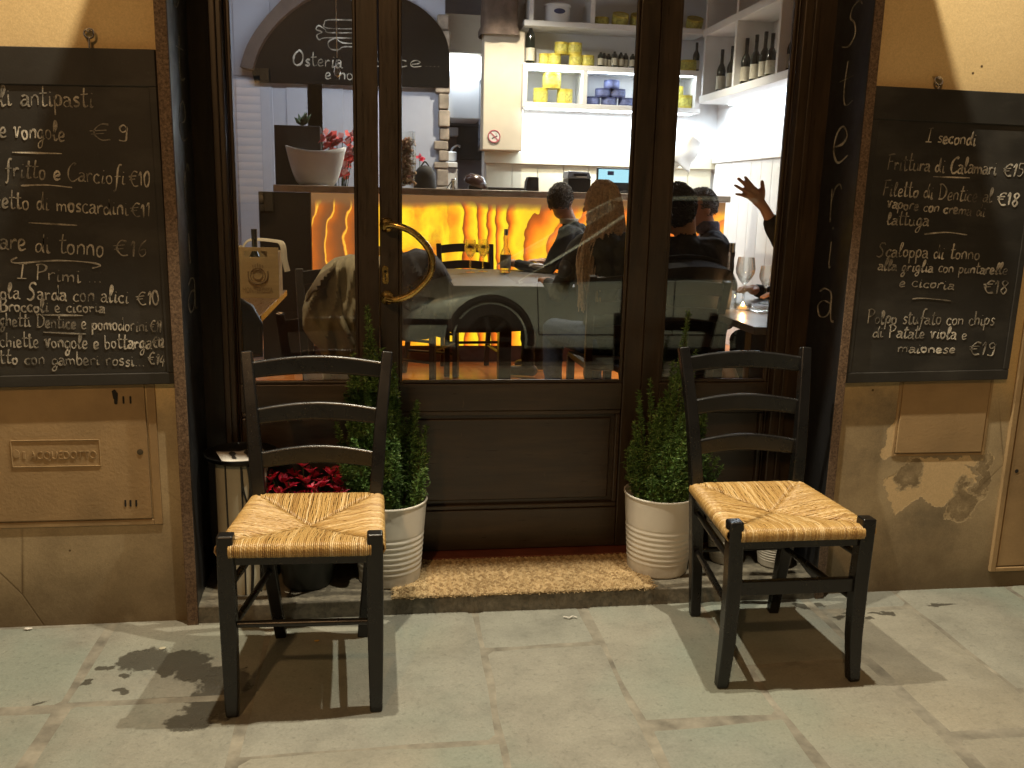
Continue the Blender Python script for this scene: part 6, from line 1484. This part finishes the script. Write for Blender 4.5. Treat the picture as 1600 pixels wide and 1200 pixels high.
MB().grid(lapf(.30, .52, .22), 8, 20).build('lapel', WOOL, cc, thick=.010)
MB().grid(lambda u, v: coat(.03+.30*u, .05+.14*v*(1-.3*u))+Vector((0, -.022-.01*math.sin(math.pi*v), 0)), 12, 8).build('collar', pbr('brown_collar', (.11, .08, .05), .9, bump=.4), cc, thick=.014)
# dark coat over the chair right of the handle
dc = thing('dark_coat', (at(650, 440, 5.3).x, 5.3, .5), 'dark coat heaped over a chair just right of the brass handle', 'coat')
DT = [(0, 428), (.2, 402), (.45, 392), (.7, 398), (.85, 415), (1, 445)]
def dcf(u, v):
    top = lerp_tab(DT, u); q = at(604+104*u-(14*v if u > .5 else 0)*(u-.5)*2, top+(528-top)*v, 5.25)
    return q+Vector((0, .05*math.sin(u*6+v*3)+.05*mnoise.noise(Vector((u*4, v*4, 6)))-.06*(1-abs(mnoise.noise(Vector((u*3, v*2.2, 4)))))**5+.12*max(0, 1-v/.12)**2+.1*abs(u-.5)**2*4*.6, 0))
MB().grid(dcf, 30, 26).build('cloth', pbr('dark_coat_cloth', (.022, .018, .02), .9, var=.3, vs=10, bump=.4), dc, thick=.02)
# dark chair back rounded beside the carton
t = thing('rounded_chair', (-.78, 3.62, FZ), 'black rounded chair at the left table, in front of the wine carton', 'chair'); a, c = at(340, 455, 3.62), at(406, 560, 3.62)
def rb(u, v): q = at(338+66*math.sin(math.pi*min(1, .5+.0)+0)*u if False else 336+70*u*(1-.25*max(0, .35-v)/.35), 455+105*v+26*u**2*(1-v), 3.62); return q+Vector((0, .05*u*u, 0))
MB().grid(rb, 12, 12).build('backrest', M['plastic'], t, thick=.03)
MB().box(-1.05, -.60, 3.30, 3.66, .52, .57).build('seat', M['plastic'], t, bevel=.01)
for x in (-1.02, -.63):
    for y in (3.33, 3.62): MB().tube([(x, y, FZ), (x, y, .52)], .015, 8).build('leg', M['plastic'], t)
# ------------------------------------------------------------------ across the street, seen in the panes
op = thing('opposite_building', (0, -5.2, 0), 'plastered house front across the street with pale slatted window shutter', 'building')
OPM = pbr('pink_grey_plaster', (.07, .06, .05), .85, var=.15, vs=2, bump=.3)
MB().box(-14, 14, -5.6, -5.2, -.3, 9).build('wall', OPM, op, smooth=False)
s_ = MB()
for k in range(15): s_.tube([(-3.3, -5.17, 1.25+.095*k), (-1.45, -5.17, 1.25+.095*k)], (.02, .05) if False else .047, 8, sq=.45, up=(0, 1, 0))
s_.build('shutter_slats', pbr('beige_shutter', (.42, .36, .26), .5, var=.12), op)
f = MB(); f.box(-3.42, -3.31, -5.2, -5.1, 1.1, 2.75); f.box(-1.44, -1.33, -5.2, -5.1, 1.1, 2.75); f.box(-3.31, -1.44, -5.2, -5.1, 2.66, 2.75); f.box(-3.31, -1.44, -5.2, -5.08, 1.1, 1.18); f.build('shutter_frame', M['step'], op, bevel=.01)
MB().box(1.2, 2.3, -5.19, -5.14, .0, 2.4).build('door', M['wood'], op, bevel=.01)
sl = thing('street_lantern', (-1.6, -2.9, 5.2), 'orange sodium street lantern hung on a cable over the street', 'street lamp')
lx, ly, lz = -1.6, -2.9, 5.0
MB().tube([(lx, -5.2, 6.0), (lx, ly, 5.55), (lx, 2.75, 6.0)], .008, 6).tube([(lx, ly, 5.55), (lx, ly, lz+.15)], .012, 6).build('cable', M['black'], sl)
MB().lathe([(.03, .16), (.05, .15), (.17, .0), (.16, 0), (.04, .12), (0, .13)], (lx, ly, lz), 24).build('shade', M['black'], sl); MB().ball((lx, ly, lz+.02), .05).build('bulb', emit('sodium_bulb', (1, .55, .2), 12), sl)
L = bpy.data.lights.new('lantern_light', 'POINT'); L.energy = STREET_W; L.color = (1, .57, .25); L.shadow_soft_size = .12; o = bpy.data.objects.new('lantern_light', L); COL.objects.link(o); o.location = (lx, ly, lz-.13); put(o, sl)

# silver hatchback parked along the kerb behind the viewer
car = thing('parked_car', (2.2, -1.95, 0), 'silver hatchback parked along the kerb across the pavement', 'car')
cx, cyn, cw = .15, -1.12, 1.66          # nose x, near side y, width
def sec(prof, name, mat, inset_top=0, parent=car, bev=.0):
    """profile (x, z) swept across the car with a rounded tumblehome"""
    m = MB(); rows = [(0, .10), (.03, .03), (.08, 0), (cw-.08, 0), (cw-.03, .03), (cw, .10)]; n = len(prof); vs = []
    zs = [p[1] for p in prof]; zc = (max(zs)+min(zs))/2; xs = [p[0] for p in prof]; xc = (max(xs)+min(xs))/2
    for w, ins in rows:
        for x, z in prof:
            k = 1-ins; ty = 0
            if inset_top: ty = inset_top*max(0, (z-min(zs))/(max(zs)-min(zs)))
            yy = cyn-w; mid = cyn-cw/2
            vs.append((cx+xc+(x-xc)*(1-ins*.25), mid+(yy-mid)*(1-ty), zc+(z-zc)*k))
    fs = []
    for r in range(len(rows)-1):
        for i in range(n): fs.append((r*n+i, r*n+(i+1) % n, (r+1)*n+(i+1) % n, (r+1)*n+i))
    fs += [tuple(range(n))[::-1], tuple((len(rows)-1)*n+i for i in range(n))]
    m.add(vs, fs); return m.build(name, mat, parent, sub=0, auto=50)
body = [(.0, .26), (.02, .46), (.10, .58), (.45, .68), (.98, .77), (1.6, .80), (2.6, .82), (3.5, .83), (3.82, .78), (3.9, .55), (3.88, .30), (3.5, .20), (.4, .20)]
cab = [(.92, .75), (2.06, 1.44), (2.4, 1.49), (3.0, 1.48), (3.5, 1.38), (3.78, .80), (2.6, .80)]
sec([tuple(p[:2]) for p in [Vector((x, z, 0)) for x, z in body]], 'body', M['car'])
gl_ = sec(cab, 'cabin_glass', pbr('dark_car_glass', (.008, .008, .009), .06), .22)
pl = MB()
def side0(x, z, s=1): f = max(0, (z-.75)/.74)*.22; return Vector((cx+x, cyn-cw/2+s*(cw/2-.012)*(1-f), z))
for s in (1, -1):
    pl.tube(crom([side0(.95, .77, s), side0(1.5, 1.10, s), side0(2.06, 1.44, s), side0(2.4, 1.485, s), side0(3.0, 1.475, s), side0(3.5, 1.375, s), side0(3.76, .81, s)], 5), .017, 8)
pl.build('roof_pillars', M['car'], car)
rf_ = MB().prism([side0(2.06, 1.444), side0(2.4, 1.492), side0(3.0, 1.482), side0(3.5, 1.382), side0(3.5, 1.382, -1), side0(3.0, 1.482, -1), side0(2.4, 1.492, -1), side0(2.06, 1.444, -1)], (0, 0, .02)); rf_.build('roof', M['car'], car, bevel=.008)
wn = MB()
def side(x, z): f = max(0, (z-.75)/.74)*.22; return Vector((cx+x, cyn-cw/2+(cw/2+.004)*(1-f), z))
for q in ([(1.25, .835), (2.0, 1.33), (2.20, 1.39), (2.24, .845)], [(2.34, .845), (2.32, 1.40), (2.9, 1.40), (3.22, 1.34), (3.30, .855)]):
    wn.prism([side(*p) for p in q], (0, -.012, 0))
wn.build('side_window', pbr('dark_car_glass', (.008, .008, .009), .06), car, smooth=False)
for wx in (.72, 3.16):
    w = MB().lathe([(0, .0), (.19, .0), (.21, -.02), (.29, -.015), (.305, .02), (.305, .15), (0, .15)], (cx+wx, cyn-.0, .30), 32, (0, -1, 0)); wh = w.build('wheel', pbr('tyre_rubber', (.02, .02, .02), .8), car)
    r = MB()
    for k in range(7): a = k*2*math.pi/7; r.obox((cx+wx+.10*math.cos(a), cyn+.012, .30+.10*math.sin(a)), Vector((math.cos(a), 0, math.sin(a)))*.09, (0, .008, 0), Vector((-math.sin(a), 0, math.cos(a)))*.02)
    r.build('rim', pbr('dark_rim', (.02, .02, .02), .6, .3), wh, bevel=.004)
    MB().tube([(cx+wx+.345*math.cos(a), cyn+.003, .30+.345*math.sin(a)) for a in [math.pi*i/20-.15 for i in range(22)]], .03, 8).build('wheel_arch', pbr('tyre_rubber', (.02, .02, .02)), car)
mi = MB().ball((cx+1.30, cyn+.12, .90), (.07, .10, .075), 16, 10); mi.build('mirror', M['plastic'], car)
se = MB()
for q in ([(1.13, .34), (1.10, .83)], [(2.29, .34), (2.29, .84)], [(3.02, .60), (3.08, .85)], [(1.13, .34), (2.95, .34)]): se.tube([Vector((cx+x, cyn+.002, z)) for x, z in q], .005, 5)
se.build('door_seam', M['plastic'], car)
for hx_ in (1.86, 2.82): MB().tube(crom([(cx+hx_, cyn, .70), (cx+hx_+.03, cyn+.035, .70), (cx+hx_+.16, cyn+.035, .705), (cx+hx_+.19, cyn, .705)], 4), .012, 8).build('handle', M['car'], car)
MB().ball((cx+.17, cyn-.10, .57), (.17, .10, .07), 16, 10).build('headlight', glassy('lamp_glass', (.8, .85, .88), 1.6, .05, .5), car)
MB().box(cx+.0, cx+.5, cyn-.02, cyn+.006, .42, .47).build('trim_strip', M['plastic'], car, bevel=.004)

car.location.z -= .12
